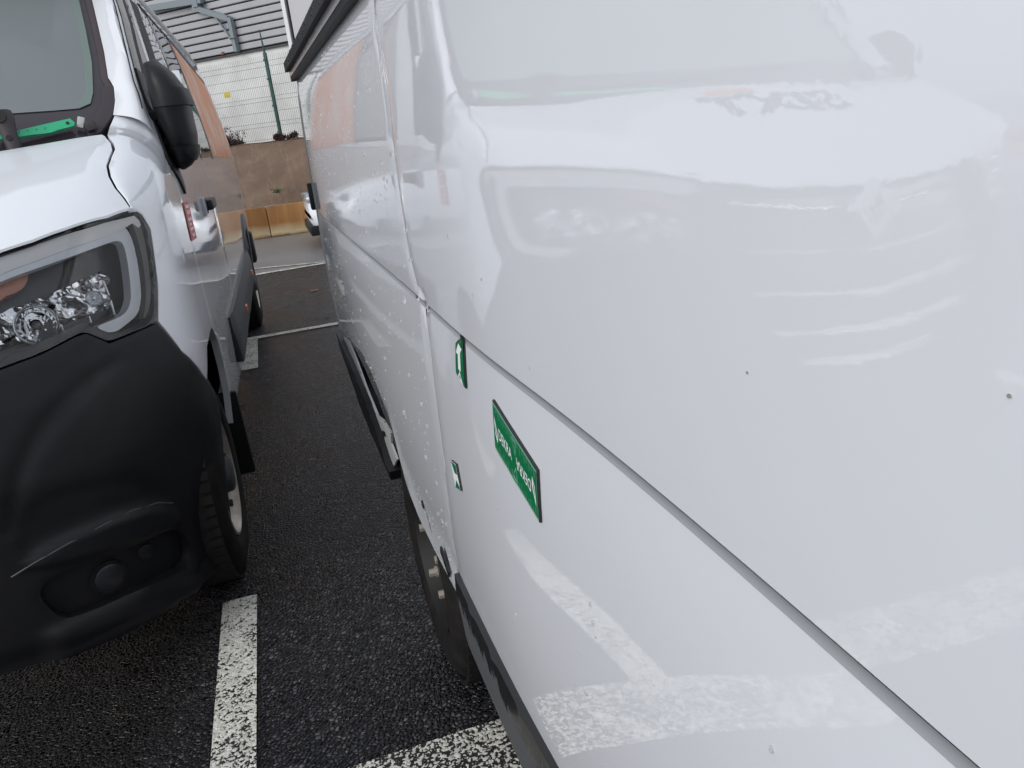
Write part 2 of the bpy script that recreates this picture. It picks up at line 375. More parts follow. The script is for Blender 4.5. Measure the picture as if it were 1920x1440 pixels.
# ------------------------------------------------------------------ outlines in surface parameters
D={'amber': [(0.68,1.232),(0.795,1.278),(0.834,1.283),(0.871,1.288),(0.852,1.263),(0.828,1.248),(0.775,1.24),(0.69,1.19)],
 'arch2': [(6.168,0.926),(6.66,0.627)],
 'arrow1': [(1.099,1.223),(1.094,1.209),(1.094,1.139),(1.151,1.149),(1.144,1.199)],
 'arrow2': [(1.264,0.951),(1.22,0.961),(1.206,0.915),(1.251,0.903)],
 'band_top': [(4.068,2.411),(4.915,2.299),(6.665,2.161)],
 'blackbar': [(3.686,1.778),(2.567,1.785),(1.82,1.796)],
 'bot': [(3.432,0.709),(3.011,0.764),(2.652,0.805),(2.442,0.784),(2.241,0.731),(2.118,0.678),(2.103,0.614),(2.062,0.553),(1.915,0.513),(1.72,0.513),(1.481,0.539)],
 'bracket': [(3.474,0.674),(3.173,0.726),(2.974,0.684),(2.832,0.624),(2.61,0.579),(2.437,0.622),(2.281,0.632),(2.346,0.57),(2.273,0.542),(2.445,0.445),(2.595,0.447),(2.926,0.436),(3.27,0.46),
             (3.478,0.523)],
 'bracket_hole': [(2.565,0.54),(2.449,0.571),(2.476,0.54),(2.587,0.507)],
 'bump_bot': [(0.921,0.208),(0.675,0.234),(0.458,0.219)],
 'bump_side': [(1.341,0.632),(1.318,0.48),(1.311,0.318),(1.307,0.214),(1.201,0.169),(1.121,0.168),(1.06,0.171)],
 'bump_top': [(0.696,1.057),(0.797,1.071),(0.884,1.092),(0.912,1.093),(0.939,1.069),(0.959,1.049),(0.996,1.051),(1.059,1.054),(1.136,1.056),(1.213,0.939),(1.382,0.78)],
 'chrome': [(0.67,1.17),(0.76,1.21),(0.837,1.217),(0.935,1.232),(1.058,1.249),(1.075,1.246),(1.07,1.199),(1.052,1.153),(1.035,1.138),(0.913,1.132),(0.788,1.112),(0.713,1.104),(0.68,1.09)],
 'crease': [(0.871,0.033),(0.776,-0.196),(0.707,-0.335),(0.675,-0.402)],
 'crescent': [(0.574,0.641),(0.637,0.805),(0.712,0.898),(0.794,0.959),(0.903,0.997),(0.994,1.005),(0.875,0.96),(0.772,0.891),(0.697,0.827),(0.644,0.756),(0.6,0.63)],
 'drl': [(0.66,1.268),(0.809,1.305),(0.975,1.33),(1.105,1.349),(1.164,1.358),(1.183,1.334),(1.18,1.288),(1.156,1.211),(1.124,1.14),(1.092,1.1),(1.049,1.086),(0.987,1.07),(0.95,1.1),
         (0.964,1.105),(1.037,1.109),(1.071,1.127),(1.095,1.164),(1.125,1.234),(1.144,1.295),(1.136,1.315),(1.085,1.313),(0.957,1.296),(0.792,1.273),(0.67,1.235)],
 'far': [(3.65,1.78),(3.535,1.688),(3.517,1.602),(3.587,1.405),(3.681,1.19),(3.531,1.085),(3.4,0.915),(3.416,0.718)],
 'fender': [(1.214,1.398),(1.412,1.481),(1.445,1.527),(1.478,1.57),(1.507,1.603),(1.538,1.626),(1.579,1.64),(1.617,1.669),(1.655,1.697),(1.8,1.72),(1.815,1.6),(1.815,0.872),(1.83,0.872),
            (1.668,0.877),(1.541,0.866),(1.412,0.778),(1.225,0.94),(1.151,1.06),(1.208,1.167),(1.27,1.322),(1.244,1.391)],
 'fog_c': [(0.784,0.387),(0.832,0.358),(0.795,0.434)],
 'fog_recess': [(0.598,0.452),(0.683,0.485),(0.868,0.457),(1.009,0.439),(1.042,0.37),(1.048,0.317),(1.012,0.281),(0.838,0.316),(0.687,0.323),(0.635,0.338)],
 'fog_step': [(0.562,0.521),(0.678,0.577),(0.876,0.57),(1.01,0.514),(1.03,0.427),(0.871,0.474)],
 'frit_step': [(0.848,1.818),(0.824,1.705),(0.808,1.651),(0.789,1.647)],
 'gap': [(1.508,1.746),(1.469,1.655),(1.455,1.565),(1.479,1.435),(1.516,1.29),(1.45,1.247),(1.379,1.238),(1.396,1.184),(1.377,1.137),(1.361,0.926),(1.394,0.756),(1.434,0.617)],
 'glass_l': [(2.271,2.13),(2.126,1.991),(1.98,1.829),(1.956,1.742)],
 'glass_r': [(2.769,2.21),(2.542,2.057),(2.442,1.95),(2.419,1.916)],
 'handle': [(2.713,1.308),(3.375,1.266),(3.259,1.222),(2.664,1.261)],
 'hinge': [(3.827,1.315),(3.767,1.261)],
 'hl_inner': [(0.64,1.288),(0.824,1.332),(0.991,1.36),(1.118,1.373),(1.203,1.384),(1.229,1.374),(1.238,1.343),(1.227,1.288),(1.203,1.218),(1.164,1.135),(1.116,1.08),(1.041,1.072),(0.986,1.067),
              (0.943,1.099),(0.924,1.123),(0.894,1.12),(0.809,1.103),(0.708,1.091),(0.65,1.08),(0.62,1.13)],
 'hl_outer': [(0.6,1.3),(0.83,1.342),(0.911,1.356),(0.997,1.37),(1.124,1.383),(1.211,1.394),(1.237,1.387),(1.259,1.365),(1.26,1.32),(1.239,1.252),(1.2,1.168),(1.155,1.082),(1.121,1.06),
              (1.061,1.06),(0.999,1.057),(0.962,1.056),(0.941,1.075),(0.914,1.099),(0.886,1.098),(0.799,1.076),(0.698,1.063),(0.6,1.05),(0.57,1.12)],
 'hood_front': [(0.669,-0.623),(0.739,-0.591),(0.81,-0.539),(0.905,-0.449),(0.956,-0.37)],
 'hood_rear': [(0.875,0.042),(0.859,0.045),(0.778,0.04),(0.653,0.016),(0.563,-0.003)],
 'hood_side': [(0.959,-0.368),(0.944,-0.335),(0.923,-0.3),(0.905,-0.246),(0.896,-0.186),(0.899,-0.132),(0.905,-0.071),(0.897,-0.021),(0.875,0.038)],
 'lower_black': [(3.739,0.641),(4.09,0.359),(3.895,0.2),(3.417,0.167),(2.555,0.377)],
 'marker': [(3.699,0.528),(5.861,0.556)],
 'mold': [(3.381,1.223),(2.562,1.228),(1.995,1.235),(1.395,1.237),(0.454,1.23),(0.2,1.221)],
 'orange': [(4.382,2.226),(4.014,1.494),(6.605,1.461),(6.536,2.132)],
 'pillar': [(2.861,2.225),(2.497,1.941),(2.784,1.97),(3.213,2.282)],
 'rail_line': [(3.788,1.448),(3.84,1.375),(3.644,1.33),(3.239,1.305),(2.415,1.331)],
 'red': [(1.834,1.358),(2.04,1.351),(2.015,1.213),(1.818,1.216)],
 'ruler': [(0.953,1.165),(0.793,1.125),(0.793,1.055),(0.951,1.094)],
 'sail': [(2.013,1.854),(1.97,1.781),(1.893,1.661),(1.777,1.522),(1.878,1.453),(1.97,1.391),(1.95,1.459),(1.957,1.519),(2.068,1.637),(2.244,1.798),(2.132,1.84)],
 'scoop2': [(0.62,0.702),(0.738,0.724),(0.903,0.687),(0.99,0.589),(1.0,0.529),(0.862,0.578),(0.691,0.579),(0.579,0.539)],
 'side_band': [(1.232,1.375),(1.25,1.363),(1.255,1.318),(1.233,1.252),(1.192,1.17),(1.152,1.097),(1.122,1.072),(1.096,1.072),(1.13,1.119),(1.169,1.192),(1.197,1.272),(1.206,1.335),(1.203,1.361)],
 'sill': [(2.237,0.454),(2.518,0.347),(2.896,0.295),(4.517,0.179)],
 'sill_low': [(3.515,0.665),(3.38,0.575),(3.301,0.445),(2.876,0.442),(2.449,0.495)],
 'trim': [(1.434,0.61),(1.138,0.629),(0.861,0.61),(1.285,0.202),(1.492,0.264),(1.717,0.363)],
 'win2': [(3.467,2.279),(3.28,1.999),(3.186,1.519),(4.014,1.494),(4.382,2.226)],
 'ws_edge': [(0.836,1.632),(0.875,1.685),(0.885,1.737),(0.884,1.786),(0.869,1.821),(0.863,1.918),(0.85,2.024),(0.836,2.135)],
 'ws_glass': [(0.547,1.721),(0.698,1.719),(0.777,1.72),(0.81,1.734),(0.82,1.771),(0.823,1.879),(0.811,2.004),(0.794,2.134)]}
g=lambda k:D[k]

# ================================================================== ground and markings
def flat(name,pts,z,m,kind='structure'):
    o=obj(name,[(x,y,z) for x,y in pts],[tuple(range(len(pts)))],m); tag(o,kind=kind); return o
flat('ground',[(-400,-400),(400,-400),(400,400),(-400,400)],-.012,roadm)
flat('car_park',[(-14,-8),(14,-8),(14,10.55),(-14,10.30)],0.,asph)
flat('road',[(-30,10.30),(-14,10.30),(14,10.55),(30,10.55),(30,14.62),(-30,14.62)],-.004,roadm)
def linem(pts,z=.004,m=None): return flat('parking_line',pts,z,m or paint)
linem([(-.430,1.645),(-.312,1.645),(-.306,2.605),(-.425,2.61)])
linem([(-.405,5.765),(-.285,5.765),(-.284,6.71),(-.404,6.71)])
linem([(-14,6.71),(-.404,6.71),(-.284,6.71),(14,6.71),(14,6.80),(-14,6.80)],.006)
linem([(-14,1.42),(14,1.42),(14,1.60),(.6,1.60),(.04,1.635),(-.30,1.62),(-14,1.62)],.006) if False else linem([(-14,1.42),(14,1.42),(14,1.63),(-.02,1.645),(-14,1.65)],.006,paint_worn)
linem([(-14,10.50),(-.40,10.50),(-.28,10.34),(.7,10.42),(14,10.50),(14,10.58),(.6,10.50),(-.25,10.46),(-14,10.62)],.004)
linem([(-.40,9.95),(-.285,9.95),(-.285,10.36),(-.40,10.36)],.004)
linem([(-14,11.35),(-.30,10.90),(.7,10.50),(.75,10.55),(-.30,10.98),(-14,11.45)],.004)
for x in (2.2,-2.95,4.7,-5.4): linem([(x,1.65),(x+.12,1.65),(x+.12,6.7),(x,6.7)])
# tar joint crossing the bay
tj=MB(); 
rnd=random.Random(5)
pts=[(-.45+.13*i,7.52+.145*i*.9+rnd.uniform(-.03,.03),.0015) for i in range(12)]
v_=[];f_=[]
for i,(x,y,z) in enumerate(pts): v_+=[(x,y-.012-rnd.random()*.012,z),(x,y+.012+rnd.random()*.012,z)]
for i in range(len(pts)-1): f_.append((2*i,2*i+1,2*i+3,2*i+2))
o=obj('tar_seam',v_,f_,mat('tar',(.012,.012,.013),.35)); tag(o,kind='structure')
# leaves and crumbs on the tarmac
def leaf(x,y,s,col,label,rz):
    n_=10; v_=[(0,0,.010)];f_=[]
    for k in range(n_):
        t=2*math.pi*k/n_; r=s*(1 if k%2 else .72)*(1.25 if k==1 else 1); v_.append((r*math.cos(t),r*.7*math.sin(t),.006+.004*math.sin(3*t)))
    for k in range(n_): f_.append((0,1+k,1+(k+1)%n_))
    o=obj('fallen_leaf',v_,f_,col); o.location=(x,y,.002); o.rotation_euler=(0,0,rz); tag(o,label,'leaf')
leaf(.325,8.55,.055,mat('leaf_orange',(.28,.12,.07),.6),'small orange leaf flat on the wet asphalt in the next bay',.4)
leaf(.165,8.0,.022,mat('leaf_dark',(.02,.018,.015),.6),'dark scrap of leaf on the asphalt nearer than the orange leaf',1.1)
leaf(.33,7.05,.028,bpy.data.materials['leaf_dark'],'dark leaf beside the white line close to the right van',2.)
# ================================================================== kerb wall, bank, fence, warehouse
conc=mat('stained_concrete',(.4,.3,.18),.7)
mp=nd(conc,'ShaderNodeMapping'); mp.inputs['Scale'].default_value=(2.1,1,.25); lk(conc,objc(conc),mp.inputs['Vector'])
n1=noise(conc,1.2,5,.6,mp.outputs[0]); n2=noise(conc,2.,5,.6)
r1=ramp(conc,n1.outputs['Fac'],[(.28,(.075,.032,.014)),(.42,(.23,.10,.026)),(.60,(.32,.155,.045)),(.8,(.42,.27,.115))])
sx=nd(conc,'ShaderNodeSeparateXYZ'); lk(conc,objc(conc),sx.inputs[0])
ad=nd(conc,'ShaderNodeMath'); ad.operation='MULTIPLY_ADD'; ad.inputs[1].default_value=.22; lk(conc,n2.outputs['Fac'],ad.inputs[0]); lk(conc,sx.outputs[2],ad.inputs[2])
r2=ramp(conc,ad.outputs[0],[(.10,(0.,0.,0.)),(.17,(1,1,1)),(.34,(.0,.0,.0))])
c_=mixc(conc,r2.outputs[0],r1.outputs[0],(.50,.40,.24)); 
r3=ramp(conc,ad.outputs[0],[(.10,(1,1,1)),(.135,(0,0,0))]); c_=mixc(conc,r3.outputs[0],c_,(.07,.06,.035)); lk(conc,c_,bsdf(conc).inputs['Base Color'])
n=noise(conc,30,4); b=bump(conc,n.outputs['Fac'],.4,.01); lk(conc,b.outputs[0],bsdf(conc).inputs['Normal'])
kw=empty('kerb_wall',(0,14.6,0),0,'low concrete kerb wall with rust brown stains at the edge of the road','wall')
xs=np.linspace(-16,16,11)
for i in range(10):
    m_=MB(); x0,x1=xs[i],xs[i+1]; m_.box(((x0+x1)/2,.10,.262),(x1-x0-.012,.20,.545),bev=.012); m_.build('block',conc,kw)
m_=MB(); m_.box((0,.11,.25),(31.9,.15,.5)); m_.build('footing',mat('joint_dark',(.05,.035,.02),.8),kw)
earth=mat('bank_earth',(.16,.10,.065),.8)
n1=noise(earth,1.3,8,.68); r1=ramp(earth,n1.outputs['Fac'],[(.28,(.085,.052,.034)),(.42,(.125,.078,.050)),(.55,(.155,.098,.064)),(.72,(.20,.138,.094))])
mp=nd(earth,'ShaderNodeMapping'); mp.inputs['Rotation'].default_value=(0,0,R(-25)); mp.inputs['Scale'].default_value=(9,.6,1); lk(earth,objc(earth),mp.inputs['Vector'])
n2=noise(earth,1.,3,.5,mp.outputs[0]); r2=ramp(earth,n2.outputs['Fac'],[(.58,(0,0,0)),(.62,(.22,.22,.22)),(.66,(0,0,0))])
c_=mixc(earth,r2.outputs[0],r1.outputs[0],(.30,.22,.16)); lk(earth,c_,bsdf(earth).inputs['Base Color'])
n=noise(earth,9,7,.65); b=bump(earth,n.outputs['Fac'],.6,.06); lk(earth,b.outputs[0],bsdf(earth).inputs['Normal'])
dF=np.array([-.72,.694]); dF/=np.linalg.norm(dF); F0=np.array([.62,17.0])
def FP_(s,z,o=0.):  # point by the fence line; o towards the road
    p=F0+dF*s+np.array([-dF[1],-dF[0]])*o*np.array([1,1]) if False else F0+dF*s+np.array([-dF[1],dF[0]])*o
    return Vector((p[0],p[1],z))
v_=[];f_=[]
ss_=np.linspace(-2.6,9.,60); ts=np.linspace(0,1,26); rnd=random.Random(9)
for s in ss_:
    a=np.array(FP_(s,1.64,.25)); x0=max(-12,a[0]-.55); b0=np.array([x0,14.78,.535])
    for t in ts:
        p=b0*(1-t)+a*t; p[2]+=.05*math.sin(t*math.pi)+.025*math.sin(s*2.1+t*5)*math.sin(t*math.pi)+rnd.uniform(-.008,.008); v_.append(p)
n_=len(ts)
for i in range(len(ss_)-1):
    for j in range(n_-1): f_.append((i*n_+j,i*n_+j+1,(i+1)*n_+j+1,(i+1)*n_+j))
o=obj('embankment',v_,f_,earth,None,60); tag(o,kind='structure')
flat('terrace',[tuple(FP_(9,0,.30)[:2]),tuple(FP_(-2.6,0,.30)[:2]),tuple(FP_(-2.6,0,-4)[:2]),tuple(FP_(9,0,-4)[:2])],1.63,earth)
# cracks in the bank
def onbank(px,py): return None
def crack(pts):
    v_=[];f_=[]
    for i,(x,y,z) in enumerate(pts):
        w=.012+.016*rnd.random(); v_+=[(x-w,y-.03,z+w),(x+w,y-.03,z-w*.3)]
    for i in range(len(pts)-1): f_.append((2*i,2*i+1,2*i+3,2*i+2))
    o=obj('bank_crack',v_,f_,mat('crack_dark',(.03,.02,.013),.9) if 'crack_dark' not in bpy.data.materials else bpy.data.materials['crack_dark']); tag(o,kind='structure')
for L_ in [[(0.289, 15.86, 1.115), (0.37, 15.919, 1.163), (0.468, 15.872, 1.162), (0.551, 15.864, 1.182)], [(0.368, 15.904, 1.154), (0.323, 15.798, 1.093), (0.318, 15.692, 1.037), (0.276, 15.682, 1.023)], [(0.766, 15.151, 0.795), (0.827, 15.153, 0.807), (0.876, 15.15, 0.81)], [(-0.371, 15.371, 0.797), (-0.322, 15.372, 0.801)]]: crack(L_)
# fence
fgreen=mat('fence_green',(.006,.055,.045),.45); wirem=mat('fence_wire',(.02,.07,.06),.5)
fe=empty('mesh_fence',(F0[0],F0[1],1.6),0,'green welded mesh fence on thick posts above the brown bank','fence')
rel=lambda p: Vector(p)-Vector((F0[0],F0[1],1.6))
fz0,fz1=1.66,3.23
for s in (.05,2.58,5.11,7.64,-2.48):
    m_=MB(); c=rel(FP_(s,2.42)); ang=math.atan2(dF[1],dF[0]); m_.box(c,(.065,.045,1.72),rz=ang,bev=.006); m_.tube([rel(FP_(s,3.27)),rel(FP_(s+.02,3.70))],[.020,.011],6); m_.build('post',fgreen,fe)
    for zz in (1.8,2.3,2.8,3.15):
        m_=MB(); m_.box(rel(FP_(s,zz,.035)),(.085,.012,.03),rz=ang); m_.build('clamp',fgreen,fe)
folds=[(1.66,0),(1.92,0),(1.96,.035),(2.0,0),(2.40,0),(2.44,.035),(2.48,0),(2.52,.0),(3.03,0),(3.08,.04),(3.13,0),(3.23,0)]
for k,s0 in enumerate((.05,2.58,5.11,-2.48)):
    m_=MB()
    for i in range(51):
        s=s0+.05+i*.0486
        m_.tube([rel(FP_(s,z,.02+o_)) for z,o_ in folds],.0028,4,False)
    for z in (1.68,1.92,2.0,2.2,2.40,2.48,2.68,2.86,3.03,3.13): 
        m_.tube([rel(FP_(s0+.03,z,.026)),rel(FP_(s0+2.50,z,.026))],.0032,4,False)
    w_=m_.build('mesh_panel',wirem,fe,None); w_['kind']='stuff'
m_=MB(); p=FP_(1.205,2.625,.06); m_.box((0,0,0),(.165,.006,.105),rz=math.atan2(dF[1],dF[0]),bev=.002); o=m_.build('warning_sign',mat('sign_yellow',(.50,.40,.03),.5)); o.location=p; tag(o,'small plain yellow plate wired to the mesh fence','sign')
pr=MB(); ang=math.atan2(dF[1],dF[0])
for (x,z,w) in ((0,.025,.12),(-.02,-.005,.09),(.01,-.03,.11)): pr.box((x*math.cos(ang)-.004*math.sin(ang),x*math.sin(ang)+(-.004)*math.cos(ang)*1,z),(w,.002,.010),rz=ang)
pr=pr.build('print_line',mat('sign_print',(.45,.33,.01),.5),o)
# warehouse
B0=np.array([1.3,18.3])
def BP_(s,z,o=0.):
    p=B0+dF*s+np.array([-dF[1],dF[0]])*o; return Vector((p[0],p[1],z))
wh=empty('warehouse',tuple(BP_(0,1.6)),0,'grey metal clad warehouse with a white base wall behind the fence','building')
rb=lambda p: Vector(p)-BP_(0,1.6)
wallw=mat('white_wall',(.72,.72,.70),.7)
n=noise(wallw,1.1,5,.6); r=ramp(wallw,n.outputs['Fac'],[(.3,(.55,.55,.53)),(.55,(.70,.70,.69)),(.7,(.75,.75,.74))]); lk(wallw,r.outputs[0],bsdf(wallw).inputs['Base Color'])
clad=mat('grey_cladding',(.36,.37,.39),.42,spec=.4)
n=noise(clad,.8,4); r=ramp(clad,n.outputs['Fac'],[(.3,(.33,.335,.35)),(.7,(.41,.415,.43))]); lk(clad,r.outputs[0],bsdf(clad).inputs['Base Color'])
steel=mat('painted_steel',(.20,.235,.255),.45)
m_=MB(); m_.box(rb(BP_(6.06,2.55,-.12)),(11.9,.24,1.98),rz=ang); m_.build('base_wall',wallw,wh)
for s_ in np.arange(.9,11.5,2.4):
    m_=MB(); m_.box(rb(BP_(s_,2.55,.0015)),(.014,.004,1.94),rz=ang); m_.build('joint',mat('joint_grey',(.45,.45,.44),.8) if 'joint_grey' not in bpy.data.materials else bpy.data.materials['joint_grey'],wh)
m_=MB(); m_.box(rb(BP_(6.06,3.555,.03)),(11.9,.05,.035),rz=ang); m_.build('drip_rail',mat('drip_dark',(.05,.05,.055),.5),wh)
m_=MB(); m_.box(rb(BP_(6.06,5.6,-.16)),(11.9,.2,4.1),rz=ang); m_.build('backing',mat('backing_dark',(.02,.02,.022),.7),wh)
pm_=None
for i in range(25):
    z=3.60+.155*i
    if pm_ is None:
        m_=MB(); L=11.8; 
        cs_=[(-.0,.0),(.045,.008),(.05,.020),(.05,.115),(.04,.128),(.0,.134),(-.02,.134),(-.02,0)]
        v_=[];f_=[]
        for x in (-L/2,L/2): v_+=[(x*math.cos(ang)-(-1)*0,x*math.sin(ang),0)]*0
        nx,ny=-dF[1],dF[0]
        v_=[(dF[0]*x+nx*o_,dF[1]*x+ny*o_,zz) for x in (-L/2,L/2) for o_,zz in cs_]; n_=len(cs_)
        f_=[(k,(k+1)%n_,n_+(k+1)%n_,n_+k) for k in range(n_)]+[tuple(range(n_)),tuple(range(n_,2*n_))]
        pm_=obj('cladding_panel',v_,f_,clad,wh); o=pm_
    else:
        o=pm_.copy(); C.objects.link(o); o.parent=wh
    o.location=rb(BP_(6.02,z,.0))
m_=MB(); m_.box(rb(BP_(.07,4.6,.02)),(.10,.16,6.2),rz=ang,bev=.008); m_.build('corner_flashing',mat('flashing_white',(.72,.72,.72),.4),wh)
m_=MB(); m_.box(rb(BP_(-.005,4.6,.03)),(.028,.10,6.2),rz=ang); m_.build('downpipe',mat('pipe_dark',(.05,.042,.05),.5),wh)
m_=MB(); m_.box(rb(BP_(-2.6,4.2,-.05)),(5.1,.22,6.4),rz=ang); m_.build('side_wall',mat('pale_panel',(.50,.495,.50),.6),wh)
# steel bracket
sb=empty('steel_bracket',tuple(BP_(1.557,3.58,.10)),0,'grey steel bracket with a sloping arm and brace on the clad wall','bracket')
rs_=lambda p: Vector(p)-BP_(1.557,3.58,.10)
def beam(name,p0,p1,w,d,par,m=steel):
    a=Vector(p0);b=Vector(p1); t=(b-a); L=t.length; t.normalize(); up=Vector((-dF[1],dF[0],0)); sd=t.cross(up).normalized(); up=sd.cross(t).normalized()
    v=[]; 
    for e in (a,b):
        for (i,j) in ((-1,-1),(1,-1),(1,1),(-1,1)): v.append(e+sd*i*w/2+up*j*d/2)
    return obj(name,v,[(0,1,2,3),(4,5,6,7),(0,1,5,4),(1,2,6,5),(2,3,7,6),(3,0,4,7)],m,par)
beam('upright',rs_(BP_(1.557,3.58,.14)),rs_(BP_(1.557,4.27,.14)),.095,.10,sb)
beam('foot_plate',rs_(BP_(1.45,3.86,.2)),rs_(BP_(1.66,3.86,.2)),.014,.05,sb)
beam('arm',rs_(BP_(1.60,4.25,.14)),rs_(BP_(2.55,4.62,.14)),.11,.10,sb)
beam('brace',rs_(BP_(1.64,3.84,.14)),rs_(BP_(2.0,4.40,.14)),.035,.04,sb)
beam('beam',rs_(BP_(2.25,4.72,.15)),rs_(BP_(3.9,4.80,.15)),.13,.10,sb); beam('stub',rs_(BP_(2.42,4.6,.15)),rs_(BP_(2.42,5.3,.15)),.13,.12,sb)
m_=MB(); m_.tube([rb(BP_(2.05,3.585,.06)),rb(BP_(2.05,3.64,.06))],[.06,.035],10); m_.build('fitting',mat('rust_red',(.22,.08,.06),.7),wh)
# bare bushes at the fence foot
twig=mat('bare_twig',(.045,.032,.026),.85); dryl=mat('dry_leaf',(.05,.025,.022),.8)
def bush(s,o_,h,n,seed,label,leaves=60,spread=.32):
    rnd=random.Random(seed); e=empty('shrub',tuple(FP_(s,1.62,o_)),0,label,'shrub'); m_=MB(); lv=MB()
    def grow(p,d,L,r,dep):
        pts=[p]; 
        for k in range(4):
            d=(d+Vector((rnd.gauss(0,.25),rnd.gauss(0,.25),rnd.gauss(.05,.15)))).normalized(); p=p+d*L/4; pts.append(p)
        m_.tube(pts,[r*(1-.15*i) for i in range(5)],4,False)
        for _ in range(leaves//n//3+1):
            q=rnd.choice(pts[1:])+Vector((rnd.gauss(0,.02),rnd.gauss(0,.02),rnd.gauss(0,.02))); a=Vector((rnd.gauss(0,1),rnd.gauss(0,1),rnd.gauss(0,1))).normalized(); b=a.orthogonal().normalized(); s_=rnd.uniform(.012,.024)
            lv.add([q-a*s_,q+b*s_*.5,q+a*s_,q-b*s_*.5],[(0,1,2,3)])
        if dep>0:
            for _ in range(rnd.randint(2,3)):
                grow(rnd.choice(pts[2:]),(d+Vector((rnd.gauss(0,.6),rnd.gauss(0,.6),rnd.gauss(0,.35)))).normalized(),L*.62,r*.6,dep-1)
    for i in range(n):
        t=rnd.uniform(-1,1); grow(Vector((dF[0]*t*spread,dF[1]*t*spread,0)),Vector((rnd.gauss(0,.35),rnd.gauss(0,.35),1)).normalized(),h*.5*rnd.uniform(.6,1.1),.008,2)
    st_=m_.build('stem',twig,e,None); st_['kind']='stuff'; l_=lv.build('foliage',dryl,e,None); l_['kind']='stuff'
bush(1.45,.22,.50,9,1,'dense bare bush at the fence foot next to the left van',420,.16)
bush(1.02,.20,.55,5,2,'thin leafless twigs between the dense bush and the fence post',40,.22)
bush(-.28,.22,.16,16,3,'low dark dead growth right of the green fence post',500,.30)
bush(1.15,.22,.13,14,6,'low brown tuft under the bare twigs at the bank top',420,.26)
# small green weed on the bank
wd=empty('weed',(0.253, 15.073, 0.702),0,'small green weed growing out of the brown bank','plant'); m_=MB(); rnd=random.Random(4)
for i in range(60):
    t=rnd.uniform(0,2*math.pi); d=Vector((math.cos(t),-.3+.3*math.sin(t),rnd.uniform(.2,1))).normalized(); p=Vector((rnd.gauss(0,.03),0,rnd.gauss(0,.05))); L=rnd.uniform(.03,.07); b=d.orthogonal().normalized()
    m_.add([p,p+d*L*.5+b*L*.3,p+d*L,p+d*L*.5-b*L*.3],[(0,1,2,3)])
l_=m_.build('foliage',mat('weed_green',(.06,.12,.04),.6),wd,None); l_['kind']='stuff'
# ================================================================== the car passing on the road
car=empty('passing_car',(.60,12.75,0),0,'white car on the road, only its nose showing past the right van','car')
cw=.86
def sec(x,pts): return [(x,y,z) for y,z in pts]
secs=[(0.0,.62,.66,.40),(.05,.74,.72,.30),(.22,.82,.79,.24),(.6,.86,.90,.22),(1.15,.87,1.0,.22),(1.2,.87,1.01,.22),(2.2,.87,1.03,.22),(3.2,.86,1.03,.22),(3.9,.83,.98,.24),(4.05,.72,.80,.32)]
v_=[];f_=[];prm=[]
for x,hw,zt,zb in secs:
    P=[(-hw*.92,zb),(-hw,zb+.12),(-hw,zt-.22),(-hw*.93,zt-.06),(-hw*.75,zt),(hw*.75,zt),(hw*.93,zt-.06),(hw,zt-.22),(hw,zb+.12),(hw*.92,zb)]; v_+=[(x,y,z) for y,z in P]
n_=10
for i in range(len(secs)-1):
    for k in range(n_): f_.append((i*n_+k,i*n_+(k+1)%n_,(i+1)*n_+(k+1)%n_,(i+1)*n_+k))
f_+= [tuple(range(n_)),tuple(range(len(v_)-n_,len(v_)))]
obj('body',v_,f_,white,car,45)
cab=[(1.05,1.0,.80),(1.75,1.42,.66),(2.9,1.45,.66),(3.6,1.02,.80)]
v_=[];f_=[]
for x,z,hw in cab: v_+=[(x,-hw,z),(x,hw,z)]
vb=[(1.05,-.84,.99),(1.05,.84,.99),(3.6,-.84,.99),(3.6,.84,.99)]
f_=[(0,1,3,2),(2,3,5,4),(4,5,7,6),(0,2,4,6),(1,3,5,7)]
obj('cabin',v_,f_,dglass,car); m_=MB(); m_.box((2.33,0,1.45),(1.2,1.34,.03),bev=.01); m_.build('roof',white,car)
m_=MB(); m_.box((.16,0,.27),(.38,1.50,.15),bev=.03); m_.build('bumper_lip',plast,car)
for s in (-1,1):
    m_=MB(); m_.box((.10,.64*s,.72),(.16,.22,.09),rz=-.35*s*-1,bev=.02); m_.build('headlight',mat('car_lamp',(.35,.37,.39),.1,metal=.6) if s<0 else bpy.data.materials['car_lamp'],car)
    for x in (.78,3.3):
        w=empty('wheel',(x,.76*s,.31)); w.parent=car; t=MB(); t.lathe([(-.09,.20),(-.09,.29),(-.06,.31),(.06,.31),(.09,.29),(.09,.20)],(0,0,0),'Y',32,True); t.build('tyre',tyrem,w,35); t=MB(); t.lathe([(-.08,.20),(-.06,.06),(-.06,0)],(0,0,0),'Y',24); t.lathe([(.08,.20),(.06,.06),(.06,0)],(0,0,0),'Y',24); t.build('rim',satin,w,35)

# ================================================================== the white van that faces the camera
van=empty('delivery_van',(VX,VY,0),-PSI,'white panel van facing the camera, with black bumper, black mirror and orange side film','van')
zq=list(np.arange(.2,1.4,.03))+list(np.arange(1.4,2.45,.025))
g=lambda k:D[k]
def both(fn):
    for s in (1,-1): fn(s)
